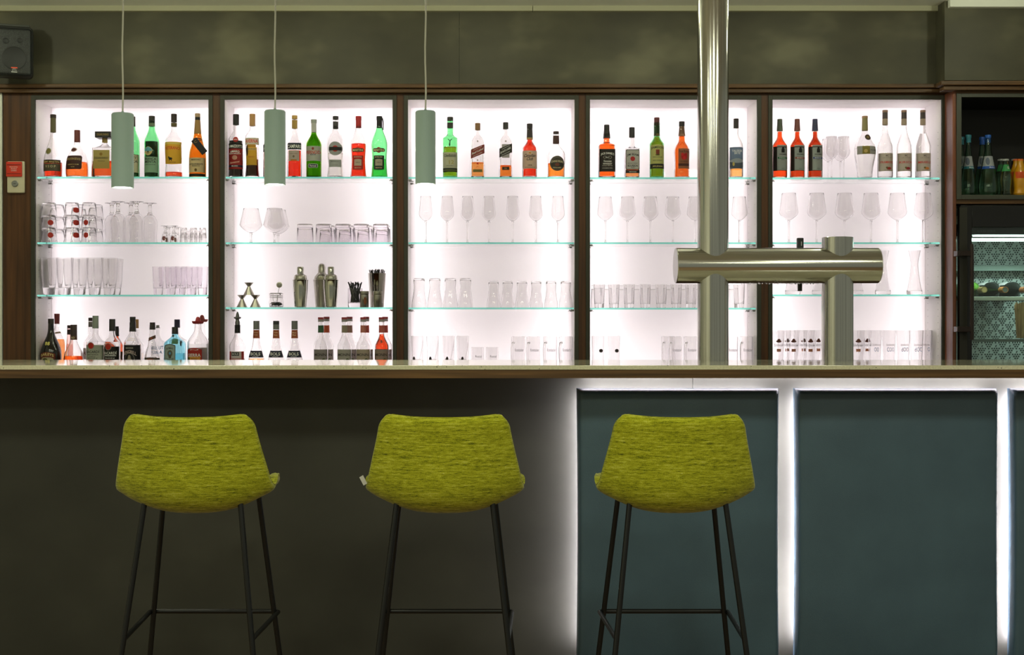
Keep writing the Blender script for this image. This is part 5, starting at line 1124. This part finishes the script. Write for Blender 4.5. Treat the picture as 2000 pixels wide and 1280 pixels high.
def stem_glass(name, px, Z, z, label, group, bowl, zb, stem_r, foot_r, wall=0.0009, inv=False, cat='glass', hstem=None):
    """bowl: outline (half width px, height px above the shelf) from its bottom upward"""
    k = Z/F
    o = empty(name, (X(px, Z), Z, z), label, cat, group)
    key = (name, tuple(bowl), round(Z, 3), inv)
    if key not in _gm:
        bo = smooth([(b, a) for a, b in bowl], 4); bo = [(w_*k, h*k) for h, w_ in bo]
        inner = [(max(r-wall, 0.0004), h+0.0012) for r, h in bo[1:-1]]+[(bo[-1][0]-wall, bo[-1][1])]
        pb = [(0, bo[0][1])]+bo+[(bo[-1][0]-wall*0.5, bo[-1][1]+0.0003)]+inner[::-1]+[(0, inner[0][1]+0.0002)]
        st = [(0, 0.0032), (stem_r*k*1.5, 0.0032), (stem_r*k, 0.008), (stem_r*k, bo[0][1]-0.008), (stem_r*k*1.7, bo[0][1]-0.0012), (0, bo[0][1]-0.0002)]
        ft = [(0, 0), (foot_r*k, 0), (foot_r*k, 0.0008), (foot_r*k*0.5, 0.0018), (stem_r*k*1.6, 0.0030), (0, 0.0030)]
        Ht = bo[-1][1]+0.0003
        if inv: pb, st, ft = ([(r, Ht-h) for r, h in q][::-1] for q in (pb, st, ft))
        _gm[key] = (lathe('bowl', pb, 28, 1, 50), lathe('stem', st, 14, 1, 50), lathe('foot', ft, 28, 1, 50))
    b, s, f = _gm[key]
    link('bowl', b, GL, o); link('stem', s, GL, o); link('foot', f, GL, o)
    return o
def print_patch(o, r, z0, z1, w, mat, dx=0.0, shape='o', name='print', taper=0.0):
    """printed mark wrapped on the front of a round glass (object coordinates)"""
    v, f = [], []
    for i in range(11):
        u = math.sin((-1+2*i/10)*math.pi/2); s_ = math.sqrt(max(0, 1-u*u)) if shape == 'o' else 1
        zc, hz = (z0+z1)/2, (z1-z0)/2*s_
        for zz in (zc-hz, zc+hz):
            rr = (r(zz) if callable(r) else r)+0.0004
            xx = max(-rr*.98, min(rr*.98, dx+u*w/2)); v.append((xx, -math.sqrt(rr*rr-xx*xx), zz))
    for i in range(10): f.append((2*i, 2*i+2, 2*i+3, 2*i+1))
    return link(name, mesh_from(name, v, f, True, 60), mat, o)
def print_text(o, s, r, z, h, w, mat, dx=0.0):
    v0, f0, asp = text_data(s, 0.0)
    rr = (r(z) if callable(r) else r)+0.0005; v = []
    for a, b_ in v0:
        xx = max(-rr*.98, min(rr*.98, dx+a*w)); v.append((xx, -math.sqrt(rr*rr-xx*xx), z+b_*h))
    return link('lettering', mesh_from('lettering', v, f0, False), mat, o)
Zf1, Zf2, Zf3 = 6.262, 6.345, 6.378
# ---- cabinet 1, middle shelf: stacked tumblers with red seals
z = SH[(0, 1)]
redm = PAPER(C(206, 62, 52), 0.45)
hT = S(29.2, Zf1); pit = S(24.2, Zf1)
tum = cup_mesh('tumbler_stack', [(S(11.2, Zf1), 0), (S(12.2, Zf1), S(1.0, Zf1)), (S(14.2, Zf1), S(24, Zf1)), (S(15.2, Zf1), S(25, Zf1)), (S(15.4, Zf1), hT)], 0.0014, 0.009, True, 28, 2.6)
lvl = ['bottom', 'middle', 'top']
stacks = [(95.8, Zf1, 'beside the cabinet side', 3), (140.8, Zf1, 'in the centre stack', 3), (174.2, Zf1, 'beside the upturned goblets', 3), (112, Zf2+0.02, 'behind the stack by the cabinet side', 3), (153.5, Zf2+0.02, 'behind the centre stack', 3), (187, Zf2+0.02, 'behind the stack by the goblets', 3)]
for si, (px, Zr, where, n) in enumerate(stacks):
    for k in range(n):
        o = place('tumbler', tum, px, Zr, z+k*(pit+0.0006), 'upturned red seal tumbler, %s of its stack, %s' % (lvl[k], where), 'glass', 'stacked tumblers with red seals')
        dxr = [7, 11, -2][si % 3]; zz0 = S(9, Zf1)
        if si < 3 and not (si == 2 and k == 2) and not (si == 0 and k == 2): print_patch(o, S(14.6, Zf1), zz0, zz0+S(10.5, Zf1), S(9.5, Zf1), redm, S(dxr, Zf1))
# upturned tulip goblets
bowlG = [(3.0, 22), (9, 25), (14.0, 35), (14.6, 45), (13.6, 58), (13.2, 70), (14.4, 80)]
for px, Zr, lab in ((230.6, Zf1, 'upturned stemmed beer goblet in front, closest to the red seal tumblers'), (267, Zf1, 'upturned stemmed beer goblet in front, farther from the tumblers'), (218.6, Zf2+0.03, 'upturned stemmed beer goblet behind, directly beside the tumblers'), (255.8, Zf2+0.03, 'upturned stemmed beer goblet behind, between the two front ones'), (292.8, Zf2+0.03, 'upturned stemmed beer goblet behind, closest to the small schnapps glasses')):
    stem_glass('beer_goblet', px, Zr, z, lab, 'upturned goblets', bowlG, 0, 3.6, 13.6, 0.0011, True)
# small schnapps glasses and shot glasses
bowlS = [(2.4, 14), (4.5, 15.6), (6.2, 20), (7.4, 33)]
for px, Zr, lab in ((322.6, Zf1, 'small upturned stemmed schnapps glass with red print, beside the goblets'), (339.6, Zf1, 'small upturned stemmed schnapps glass with red print, beside the shot glasses'), (329, Zf2+0.02, 'small upturned stemmed schnapps glass behind, near the goblets'), (346, Zf2+0.02, 'small upturned stemmed schnapps glass behind, near the shot glasses')):
    o = stem_glass('schnapps_glass', px, Zr, z, lab, 'upturned schnapps glasses', bowlS, 0, 2.6, 8.6, 0.0011, True)
    print_patch(o, lambda q: S(7.6, Zf1)-q*0.14, S(4, Zf1), S(13, Zf1), S(7, Zf1), PAPER(C(176, 96, 92), 0.5), S(-1, Zf1))
shot = cup_mesh('shot_glass', [(S(5.6, Zf1), 0), (S(6.2, Zf1), S(1, Zf1)), (S(7.6, Zf1), S(18, Zf1)), (S(7.9, Zf1), S(19.5, Zf1))], 0.0015, 0.009, True)
for px, Zr, where in ((359, Zf1, 'next to the schnapps glasses'), (378.4, Zf1, 'in the middle of the front row'), (396, Zf1, 'by the grey frame'), (368, Zf2+0.02, 'behind, between the first two front stacks'), (387, Zf2+0.02, 'behind, between the last two front stacks')):
    for k in range(2):
        place('shot_glass', shot, px, Zr, z+k*S(9.8, Zf1), '%s shot glass of an upturned pair %s' % (('lower', 'upper')[k], where), 'glass', 'stacked shot glasses')
# ---- cabinet 1, lower shelf: long drink glasses
z = SH[(0, 2)]
long_m = cup_mesh('long_drink_glass', [(S(9.4, Zf1), 0), (S(10.2, Zf1), S(1, Zf1)), (S(11.2, Zf1), S(14, Zf1)), (S(13.2, Zf1), S(32, Zf1)), (S(15, Zf1), S(72, Zf1))], 0.0011, 0.034, False, 28, 3.0)
for i, px in enumerate((95.8, 126.6, 155.4, 185, 214)):
    place('long_drink_glass', long_m, px, Zf1, z, 'tall long drink glass with thick base, front row, %s from the walnut post' % ORD[i], 'glass', 'tall long drink glasses')
for i, px in enumerate((108.6, 139.5, 167.6, 197, 224.6)):
    place('long_drink_glass', long_m, px, Zf2+0.02, z, 'tall long drink glass with thick base, back row, %s from the walnut post' % ORD[i], 'glass', 'tall long drink glasses')
mid_m = cup_mesh('short_long_drink_glass', [(S(7.6, Zf1), 0), (S(8.4, Zf1), S(1, Zf1)), (S(8.9, Zf1), S(12, Zf1)), (S(9.8, Zf1), S(30, Zf1)), (S(10.6, Zf1), S(55, Zf1))], 0.0011, 0.032, False, 26, 3.0)
for i, px in enumerate((395.6, 374.6, 353.4, 333.8, 309)):
    place('highball_glass', mid_m, px, Zf1, z, 'lilac tinged highball glass, front row, %s from the grey frame' % ORD[i], 'glass', 'lilac highball glasses', GLP)
for i, px in enumerate((384.4, 364, 343.6, 321)):
    place('highball_glass', mid_m, px, Zf2+0.02, z, 'lilac tinged highball glass, back row, %s from the grey frame' % ORD[i], 'glass', 'lilac highball glasses', GLP)
# ---- cabinet 2, middle shelf: snifters and whisky tumblers
z = SH[(1, 1)]
bowlB = [(2.4, 19), (8, 21.5), (16, 27), (21.8, 34.4), (21.2, 38), (14.6, 67)]
for px, Zr, lab in ((490.2, Zf1, 'large brandy snifter standing beside the cabinet side'), (536.4, Zf1, 'large brandy snifter standing next to the upturned tumblers'), (543, Zf2+0.025, 'large brandy snifter hidden behind the other one by the tumblers')):
    stem_glass('brandy_snifter', px, Zr, z, lab, 'brandy snifters', bowlB, 0, 2.0, 12.5)
wt_m = cup_mesh('whisky_tumbler', [(S(13.6, Zf1), 0), (S(15.2, Zf1), S(1.2, Zf1)), (S(15.4, Zf1), S(8, Zf1)), (S(15.9, Zf1), S(36.4, Zf1))], 0.0016, 0.0175, True, 28, 2.6)
for i, px in enumerate((596, 632.6, 670.4, 706, 744)):
    place('whisky_tumbler', wt_m, px, Zf1, z, 'upturned lilac whisky tumbler, front row, %s from the snifters' % ORD[i], 'glass', 'upturned whisky tumblers', GLP)
for i, px in enumerate((639, 676, 712.6, 747)):
    place('whisky_tumbler', wt_m, px, Zf2+0.015, z, 'upturned lilac whisky tumbler, back row, %s from the snifters' % ORD[i], 'glass', 'upturned whisky tumblers', GLP)
# ---- cabinet 2, lower shelf: bar tools
z = SH[(1, 2)]
shiny = P('polished_steel_tool', C(188, 186, 176), 0.10, 1.0); satin = P('satin_steel_tool', C(176, 172, 160), 0.28, 1.0)
k = Zf1/F
jig = lathe('jigger', [(0, 22.6*k), (10.6*k, 0), (10.9*k, 0), (2.6*k, 17.2*k), (3.2*k, 18.4*k), (9.2*k, 24.2*k), (8.9*k, 24.2*k), (0, 18*k)][1:], 28)
jig = lathe('jigger', [(0, 14*k), (10.4*k, 0.2*k), (10.9*k, 0), (2.8*k, 16.6*k), (9.2*k, 24.2*k), (8.7*k, 24.2*k), (0, 18.4*k)], 28)
for px, dz, lab in ((472.8, 0, 'steel double jigger, lower one beside the cabinet side'), (498.8, 0, 'steel double jigger, lower one beside the preserving jar'), (486.2, 24.4*k, 'steel double jigger balanced on top of two others')):
    place('jigger', jig, px, Zf1+0.02, z+dz, lab, 'jigger', 'stacked jiggers', satin)
jar = empty('preserving_jar', (X(539.6, Zf1+0.02), Zf1+0.02, z), 'small clip top glass jar with dark beans', 'jar')
link('jar_body', cup_mesh('jar_body', [(12*k, 0), (13.6*k, 1.2*k), (14*k, 10*k), (12.6*k, 18*k), (12.6*k, 24*k)], 0.0016, 0.004), GL, jar)
link('lid', lathe('lid', [(0, 24.4*k), (13.6*k, 24.4*k), (13.6*k, 26.4*k), (11*k, 28.6*k), (0, 28.8*k)], 28), GL, jar)
for h_ in (19.5, 22.5, 26.6): link('wire_clip', tube('wire_clip', [(13.9*k*math.cos(t), 13.9*k*math.sin(t), h_*k) for t in [2*math.pi*q/28 for q in range(28)]], 0.0009, 6, True), steel, jar)
link('latch', tube('latch', [(-4*k, -14.6*k, 14*k), (-4*k, -15.2*k, 25*k), (0, -14.8*k, 28*k), (4*k, -15.2*k, 25*k), (4*k, -14.6*k, 14*k), (0, -15.2*k, 9*k)], 0.0010, 6, True), steel, jar)
parts = [sphere_data((random.uniform(-11, 11)*k*math.cos(a), 11*k*random.uniform(-.9, .9)*math.sin(a), (2.6+random.random()*7)*k), 1.5*k, 6, 4, 0.7) for a in [random.random()*6.28 for _ in range(170)]]
o = link('beans', joined('beans', parts), P('dark_beans', C(28, 22, 20), 0.5), jar); o['kind'] = 'stuff'
scoop = empty('bar_spoon', (X(541, Zf1+0.045), Zf1+0.045, z), 'steel spoon with round slotted head behind the preserving jar', 'spoon')
link('handle', tube('handle', [(1*k, 0, 0.001), (0.5*k, 0, 12*k), (2*k, 0, 28*k), (4.6*k, 0, 40*k)], 0.0013, 8), steel, scoop)
me = lathe('head', [(0, 0), (5.8*k, 0), (5.8*k, 0.0012), (3.6*k, 0.002), (0, 0.002)], 24); me.transform(Matrix.Rotation(math.pi/2, 4, 'X')); hd_ = link('head', me, satin, scoop, (4.6*k, 0, 44.4*k))
link('slots', joined('slots', [disc_data((2.6*k*math.cos(t), -0.0022, 2.6*k*math.sin(t)), 0.9*k, 6) for t in [0, 1.05, 2.1, 3.14, 4.19, 5.24]]), black_in, hd_)
def shaker(px, Zr, lab, tall=False):
    k = Zr/F
    o = empty('cocktail_shaker', (X(px, Zr), Zr, z), lab, 'cocktail shaker', 'cocktail shakers')
    if not tall:
        link('body', lathe('body', [(0, 0), (10.6*k, 0), (11.6*k, 1.2*k), (12.4*k, 12*k), (14.2*k, 36*k), (14.6*k, 51*k), (15.2*k, 53.5*k), (14.4*k, 54*k), (0, 54*k)], 36), shiny, o)
        link('shoulder', lathe('shoulder', [(0, 54.2*k), (12.6*k, 54.2*k), (12.9*k, 57*k), (11.6*k, 62*k), (8.4*k, 64.4*k), (6, 64.6*k) if False else (6*k, 64.8*k), (0, 64.8*k)], 36), satin, o)
        link('cap', lathe('cap', [(0, 65*k), (6.6*k, 65*k), (6.7*k, 77*k), (6.0*k, 79*k), (0, 79.2*k)], 32), shiny, o)
    else:
        link('body', lathe('body', [(0, 0), (11*k, 0), (12*k, 1.2*k), (15.6*k, 50*k), (16.4*k, 54*k), (15.8*k, 55*k), (0, 55*k)], 36), satin, o)
        link('shoulder', lathe('shoulder', [(0, 55.2*k), (14.8*k, 55.2*k), (14*k, 60*k), (10*k, 65*k), (7.4*k, 68*k), (0, 68*k)], 36), satin, o)
        link('cap', lathe('cap', [(0, 68.2*k), (7*k, 68.2*k), (7*k, 79*k), (5.4*k, 84*k), (2.6*k, 86*k), (0, 86.3*k)], 32), satin, o)
shaker(586.6, Zf1+0.008, 'polished cocktail shaker standing alone beside the jar')
shaker(646.2, Zf1+0.008, 'polished cocktail shaker standing before the taller domed one')
shaker(628.4, Zf2+0.03, 'tall satin cocktail shaker with domed cap', True)
straw_m = P('black_straw', C(26, 26, 26), 0.4)
def straws(cx_, cy_, n, rb, rt, hb, ht_, lab, grp, hv):
    for i in range(n):
        a = 2*math.pi*i/n; q = math.sqrt((i*0.618) % 1.0)*0.85+0.12
        p0 = Vector((rb*q*math.cos(a+1.7), rb*q*math.sin(a+1.7), hb)); p1 = Vector((rt*q*math.cos(a), rt*q*math.sin(a), ht_+random.uniform(-hv, hv)))
        o = link('drinking_straw', tube('drinking_straw', [p0, p1], 0.0021, 7), straw_m, None, (cx_, cy_, z)); tag(o, lab, 'straw', grp)
cx_, cy_ = X(693.4, Zf1+0.01), Zf1+0.01
tg_m = cup_mesh('straw_glass', [(13*k, 0), (13.8*k, 1*k), (14*k, 8*k), (14.2*k, 37*k)], 0.0014, 0.020)
place('straw_tumbler', tg_m, 693.4, Zf1+0.01, z, 'clear tumbler holding short black straws', 'glass', None, GLP)
straws(cx_, cy_, 26, 9.5*k, 17*k, 8.6*k, 48*k, 'short black drinking straw fanned out in the clear tumbler', 'straws in the tumbler', 2.2*k)
Zt_ = Zf2+0.02; kt = Zt_/F
tin = empty('mixing_tin', (X(736.4, Zt_), Zt_, z), 'tall steel mixing tin packed with black straws', 'mixing tin')
link('body', lathe('body', [(0, 0), (12.6*kt, 0), (13.2*kt, 1*kt), (17.4*kt, 66*kt), (18*kt, 67*kt), (16.9*kt, 67*kt), (12.4*kt, 2*kt), (0, 1.6*kt)], 36), shiny, tin)
straws(X(736.4, Zt_), Zt_, 30, 9*kt, 16.4*kt, 6*kt, 73.5*kt, 'long black drinking straw standing in the mixing tin', 'straws in the mixing tin', 1.4*kt)
for px, lab, win in ((711.4, 'small steel canister with an amber window', True), (737.6, 'small steel canister standing before the mixing tin', False)):
    o = empty('steel_canister', (X(px, Zf1), Zf1, z), lab, 'canister', 'small steel canisters')
    link('body', lathe('body', [(0, 0), (8.6*k, 0), (9*k, 0.6*k), (9*k, 24.5*k), (8.4*k, 25*k), (0, 25*k)], 28), satin, o)
    link('lid', lathe('lid', [(0, 25.2*k), (9*k, 25.2*k), (9.2*k, 26*k), (9.2*k, 31*k), (8.6*k, 31.6*k), (0, 31.6*k)], 28), satin, o)
    if win: print_patch(o, 9.05*k, 5*k, 20*k, 6*k, P('amber_window', C(120, 70, 34), 0.25), 2.5*k, 'o', 'window')
# ---- cabinet 3: flutes, flared glasses, beer glasses, mugs
z = SH[(2, 1)]
bowlF = [(1.6, 42), (6, 45), (11.6, 51), (13.2, 56.6), (12.6, 66), (10.2, 91)]
for i, px in enumerate((831.4, 873.4, 913.2, 955, 1001.4, 1046.6, 1089.8)):
    stem_glass('champagne_flute', px, Zf1+0.01, z, 'champagne flute, %s in its row from the shaker cabinet' % ORD[i], 'champagne flutes in a row', bowlF, 0, 1.7, 12.6, 0.0008)
z = SH[(2, 2)]
fl1 = cup_mesh('flared_a', [(S(9.6, Zf1), 0), (S(11, Zf1), S(1, Zf1)), (S(11.2, Zf1), S(6, Zf1)), (S(10.4, Zf1), S(18, Zf1)), (S(12, Zf1), S(32, Zf1)), (S(14.6, Zf1), S(48, Zf1)), (S(15, Zf1), S(57, Zf1))], 0.0017, 0.007, True)
fl2 = cup_mesh('flared_b', [(S(8.8, Zf1), 0), (S(10, Zf1), S(1, Zf1)), (S(10.2, Zf1), S(5, Zf1)), (S(9.4, Zf1), S(16, Zf1)), (S(10.8, Zf1), S(29, Zf1)), (S(13.2, Zf1), S(44, Zf1)), (S(13.4, Zf1), S(51.6, Zf1))], 0.0017, 0.007, True)
for i, px in enumerate((818.6, 849, 879.6, 909)):
    place('juice_glass', fl1, px, Zf1+0.01, z, 'taller upturned flared juice glass, %s from the shaker cabinet' % ORD[i], 'glass', 'taller flared juice glasses')
for i, px in enumerate((1105, 1076.4, 1047.4, 1019.6, 991.4, 964)):
    place('juice_glass', fl2, px, Zf1+0.01, z, 'shorter upturned flared juice glass, %s from the steel column' % ORD[i], 'glass', 'shorter flared juice glasses')
greyp = PAPER(C(120, 106, 102), 0.5); darkp = PAPER(C(60, 52, 50), 0.4); brownp = PAPER(C(110, 66, 54), 0.4); orangep = PAPER(C(224, 150, 120), 0.6); bluep = PAPER(C(60, 92, 140), 0.4)
z = Z_BOT+EPS
wz = cup_mesh('tall_beer_glass', [(S(9.6, Zf1), 0), (S(10.4, Zf1), S(1, Zf1)), (S(10.6, Zf1), S(20, Zf1)), (S(12.4, Zf1), S(75, Zf1))], 0.0014, 0.008)
for i, px in enumerate((815, 845, 875.6, 903.4)):
    o = place('beer_glass', wz, px, Zf1+0.01, z, 'tall printed beer glass, %s from the syrup cabinet' % ORD[i], 'glass', 'tall printed beer glasses')
    print_patch(o, lambda q: S(10.2, Zf1)+q*0.033, S(26, Zf1), S(35, Zf1), S(5, Zf1), darkp, S(-6+2*i, Zf1))
    link('print', tube('print', [Vector((S(3+8*math.sin(t*1.5), Zf1), -math.sqrt(max(1e-8, S(11.9, Zf1)**2-S(3+8*math.sin(t*1.5), Zf1)**2))-0.0008, S(24+t*42, Zf1))) for t in [q/10 for q in range(11)]], 0.0006, 4), greyp, o)
    print_text(o, 'Bitburger', lambda q: S(11.0, Zf1)+q*0.02, S(29, Zf1), S(4, Zf1), S(14, Zf1), darkp, S(1, Zf1))
lowg = cup_mesh('low_glass', [(S(11, Zf1), 0), (S(11.8, Zf1), S(1, Zf1)), (S(12.6, Zf1), S(53, Zf1))], 0.0012, 0.006)
for px, lab in ((932.6, 'low straight printed glass beside the tall beer glasses'), (961.4, 'low straight printed glass beside the handled mugs')):
    o = place('water_glass', lowg, px, Zf1+0.01, z, lab, 'glass', 'low printed glasses'); print_text(o, 'Rastal', S(12.4, Zf1), S(35.5, Zf1), S(4.4, Zf1), S(12, Zf1), darkp, S(2, Zf1))
mug_b = cup_mesh('mug_body', [(S(12.6, Zf1), 0), (S(13.4, Zf1), S(1, Zf1)), (S(13.2, Zf1), S(20, Zf1)), (S(13.6, Zf1), S(74, Zf1))], 0.0022, 0.012, False, 14)
k = Zf1/F
mug_h = tube('mug_handle', [(-13*k, 0, 62*k), (-16*k, -2*k, 63.5*k), (-20*k, -3*k, 61*k), (-22.4*k, -3*k, 52*k), (-22*k, -3*k, 34*k), (-19*k, -2*k, 22*k), (-15*k, 0, 17*k), (-13*k, 0, 16*k)], 2.2*k, 10)
def mug(px, Zr, lab, grp, pr=True, txt='Krombacher'):
    o = empty('beer_mug', (X(px, Zr), Zr, z), lab, 'mug', grp)
    link('body', mug_b, GL, o); link('handle', mug_h, GL, o).rotation_euler[2] = math.radians(48)
    if pr:
        print_text(o, txt, S(14, Zf1), S(48, Zf1), S(6, Zf1), S(17, Zf1), darkp, S(2, Zf1))
    return o
for i, (px, Zr) in enumerate(((1105, Zf1+0.01), (1074.6, Zf1+0.01), (1042, Zf1+0.01), (1012, Zf1+0.01))):
    mug(px, Zr, 'handled glass beer mug with dark print, %s from the steel column side' % ORD[i], 'handled mugs beside the low glasses')
# ---- cabinet 4
z = SH[(3, 1)]
bowlW = [(1.6, 43.4), (6, 45.6), (13, 52), (15.6, 56.6), (15.2, 63), (12.2, 90)]
for i, px in enumerate((1182.2, 1225.6, 1270.2, 1314.2, 1357.4)):
    stem_glass('white_wine_glass', px, Zf1+0.01, z, 'white wine glass, %s in its row from the flute cabinet' % ORD[i], 'white wine glasses in a row', bowlW, 0, 1.6, 12.6, 0.0008)
stem_glass('white_wine_glass', 1400, Zf1+0.01, z, 'white wine glass hidden behind the steel column', 'white wine glasses in a row', bowlW, 0, 1.6, 12.6, 0.0008)
stem_glass('white_wine_glass', 1444, Zf1+0.01, z, 'white wine glass alone on the far side of the steel column', 'white wine glasses in a row', bowlW, 0, 1.6, 12.6, 0.0008)
z = SH[(3, 2)]
tu = cup_mesh('small_tumbler', [(S(8.4, Zf1), 0), (S(9.4, Zf1), S(1, Zf1)), (S(9.6, Zf1), S(9, Zf1)), (S(11.2, Zf1), S(45.5, Zf1))], 0.0013, 0.019)
ti = cup_mesh('small_tumbler_inv', [(S(8.4, Zf1), 0), (S(9.4, Zf1), S(1, Zf1)), (S(9.6, Zf1), S(9, Zf1)), (S(11.2, Zf1), S(45.5, Zf1))], 0.0013, 0.019, True)
for i, px in enumerate((1170.4, 1199, 1228.6, 1260, 1291.4, 1320.6, 1349.4, 1379, 1443.6)):
    place('tumbler', tu, px, Zf1, z, 'upright small tumbler, front row, %s from the flute cabinet' % ORD[i], 'glass', 'upright small tumblers')
for i, px in enumerate((1156.6+8, 1184.6, 1214, 1244.6, 1275, 1306, 1335, 1364, 1432)):
    place('tumbler', ti, px, Zf2+0.02, z, 'upturned small tumbler, back row, %s from the flute cabinet' % ORD[i], 'glass', 'upturned small tumblers')
z = Z_BOT+EPS
for px, lab in ((1168, 'straight beer glass with small dark crest, closest to the flute cabinet'), (1198.8, 'straight beer glass with small dark crest, standing beside its twin')):
    o = place('beer_glass', wz, px, Zf1+0.01, z, lab, 'glass', 'crested straight glasses'); print_patch(o, lambda q: S(10.2, Zf1)+q*0.033, S(43, Zf1), S(50, Zf1), S(8, Zf1), darkp, S(5, Zf1))
for i, px in enumerate((1318.6, 1348.6)):
    mug(px, Zf1+0.01, 'handled mug before the steel column, %s from it' % ('second', 'first')[i], 'handled mugs at the steel column')
mug(1305, Zf2+0.03, 'handled mug standing behind the two by the steel column', 'handled mugs at the steel column', False)
mug(1428, Zf1+0.01, 'handled mug tucked just past the steel column', 'handled mugs past the steel column')
mug(1456.5, Zf1+0.015, 'handled mug against the cabinet side past the steel column', 'handled mugs past the steel column')
# ---- cabinet 5
zt5 = SH[(4, 0)]
bowlN = [(1.5, 38), (5, 40), (10.4, 46), (12.4, 51), (12.0, 58), (10.4, 82)]
for px, Zr, lab in ((1624, Zf1+0.01, 'tasting glass in front, next to the navy capsule sherry'), (1647.6, Zf1+0.01, 'tasting glass in front, next to the pear brandy'), (1617, Zf2+0.03, 'tasting glass behind, next to the navy capsule sherry'), (1641, Zf2+0.03, 'tasting glass behind, next to the pear brandy')):
    stem_glass('tasting_glass', px, Zr, zt5, lab, 'tasting glasses between the bottles', bowlN, 0, 1.5, 9.5, 0.0008)
z = SH[(4, 1)]
bowlR = [(1.6, 43.6), (7, 46.6), (15, 53), (18.2, 59), (17.6, 66), (13.6, 97)]
for i, px in enumerate((1540.6, 1595.2, 1649.6, 1701.2, 1752.6, 1803.4)):
    stem_glass('red_wine_glass', px, Zf1+0.01, z, 'large red wine glass, %s in its row from the steel column' % ORD[i], 'red wine glasses in a row', bowlR, 0, 1.7, 13.4, 0.0008)
z = SH[(4, 2)]
hg = smooth([(0, 13.4), (1.4, 14.6), (7, 14.9), (12, 13.2), (30, 10), (55, 7), (66, 7.6), (86, 11.6)], 3); hg = [(S(w_, Zf1), S(h, Zf1)) for h, w_ in hg]
hgm = cup_mesh('waisted_glass', hg, 0.0013, 0.016)
for i, px in enumerate((1548, 1601, 1671, 1724.4, 1786)):
    place('wheat_beer_glass', hgm, px, Zf1+0.01, z, 'tall waisted beer glass, %s from the cabinet with the mugs' % ORD[i], 'glass', 'waisted wheat beer glasses')
z = Z_BOT+EPS
bg = cup_mesh('printed_beer_glass', [(S(9.2, Zf1), 0), (S(10, Zf1), S(1, Zf1)), (S(10.8, Zf1), S(30, Zf1)), (S(13.4, Zf1), S(86, Zf1))], 0.0012, 0.007)
rb_ = lambda q: S(9.5, Zf1)+q*0.0465
def emblem_glass(px, Zr, lab, blue=None, dx=0.0):
    o = place('wheat_beer_glass', bg, px, Zr, z, lab, 'glass', 'printed wheat beer glasses')
    if blue is None:
        print_patch(o, rb_, S(62.4, Zf1), S(67, Zf1), S(10.5, Zf1), brownp, S(dx, Zf1)); print_patch(o, rb_, S(64, Zf1), S(70, Zf1), S(6, Zf1), brownp, S(dx, Zf1))
        print_text(o, 'Schöfferhofer', lambda q: S(12.9, Zf1), S(57.4, Zf1), S(5.2, Zf1), S(17, Zf1), darkp, S(dx, Zf1))
        print_patch(o, rb_, S(44.6, Zf1), S(50, Zf1), S(8, Zf1), orangep, S(dx, Zf1), 'r')
    else:
        print_text(o, blue, lambda q: S(12.4, Zf1), S(49, Zf1), S(8.4, Zf1), S(len(blue)*4.6, Zf1), bluep, S(dx, Zf1))
        print_text(o, 'Schöfferhofer', lambda q: S(12.9, Zf1), S(58, Zf1), S(4.4, Zf1), S(16, Zf1), greyp, S(-dx*0.5, Zf1))
    return o
for i, (px, Zr) in enumerate(((1518.6, Zf1+0.01), (1547.4, Zf1+0.01), (1580.4, Zf1+0.01))):
    emblem_glass(px, Zr, 'wheat beer glass with brown emblem, front row, %s from the walnut divider' % ORD[i])
for i, (px, Zr) in enumerate(((1531, Zf2+0.03), (1563, Zf2+0.03), (1592, Zf2+0.03))):
    emblem_glass(px, Zr, 'wheat beer glass with brown emblem, back row, %s from the walnut divider' % ORD[i], None, 4)
emblem_glass(1676.4, Zf1+0.01, 'wheat beer glass with brown emblem just past the short steel column', None, -3)
emblem_glass(1688, Zf2+0.03, 'wheat beer glass with brown emblem behind, past the short steel column', None, 3)
for i, (px, bl) in enumerate(((1708.6, 'OO'), (1736, 'COO'), (1764, 'dOO'), (1790, 'dOC'))):
    emblem_glass(px, Zf1+0.01, 'wheat beer glass with blue numerals, %s from the short steel column' % ORD[i], bl)
emblem_glass(1806.4, Zf1+0.018+0.05, 'wheat beer glass with a single blue numeral by the cabinet side', 'O', 4)
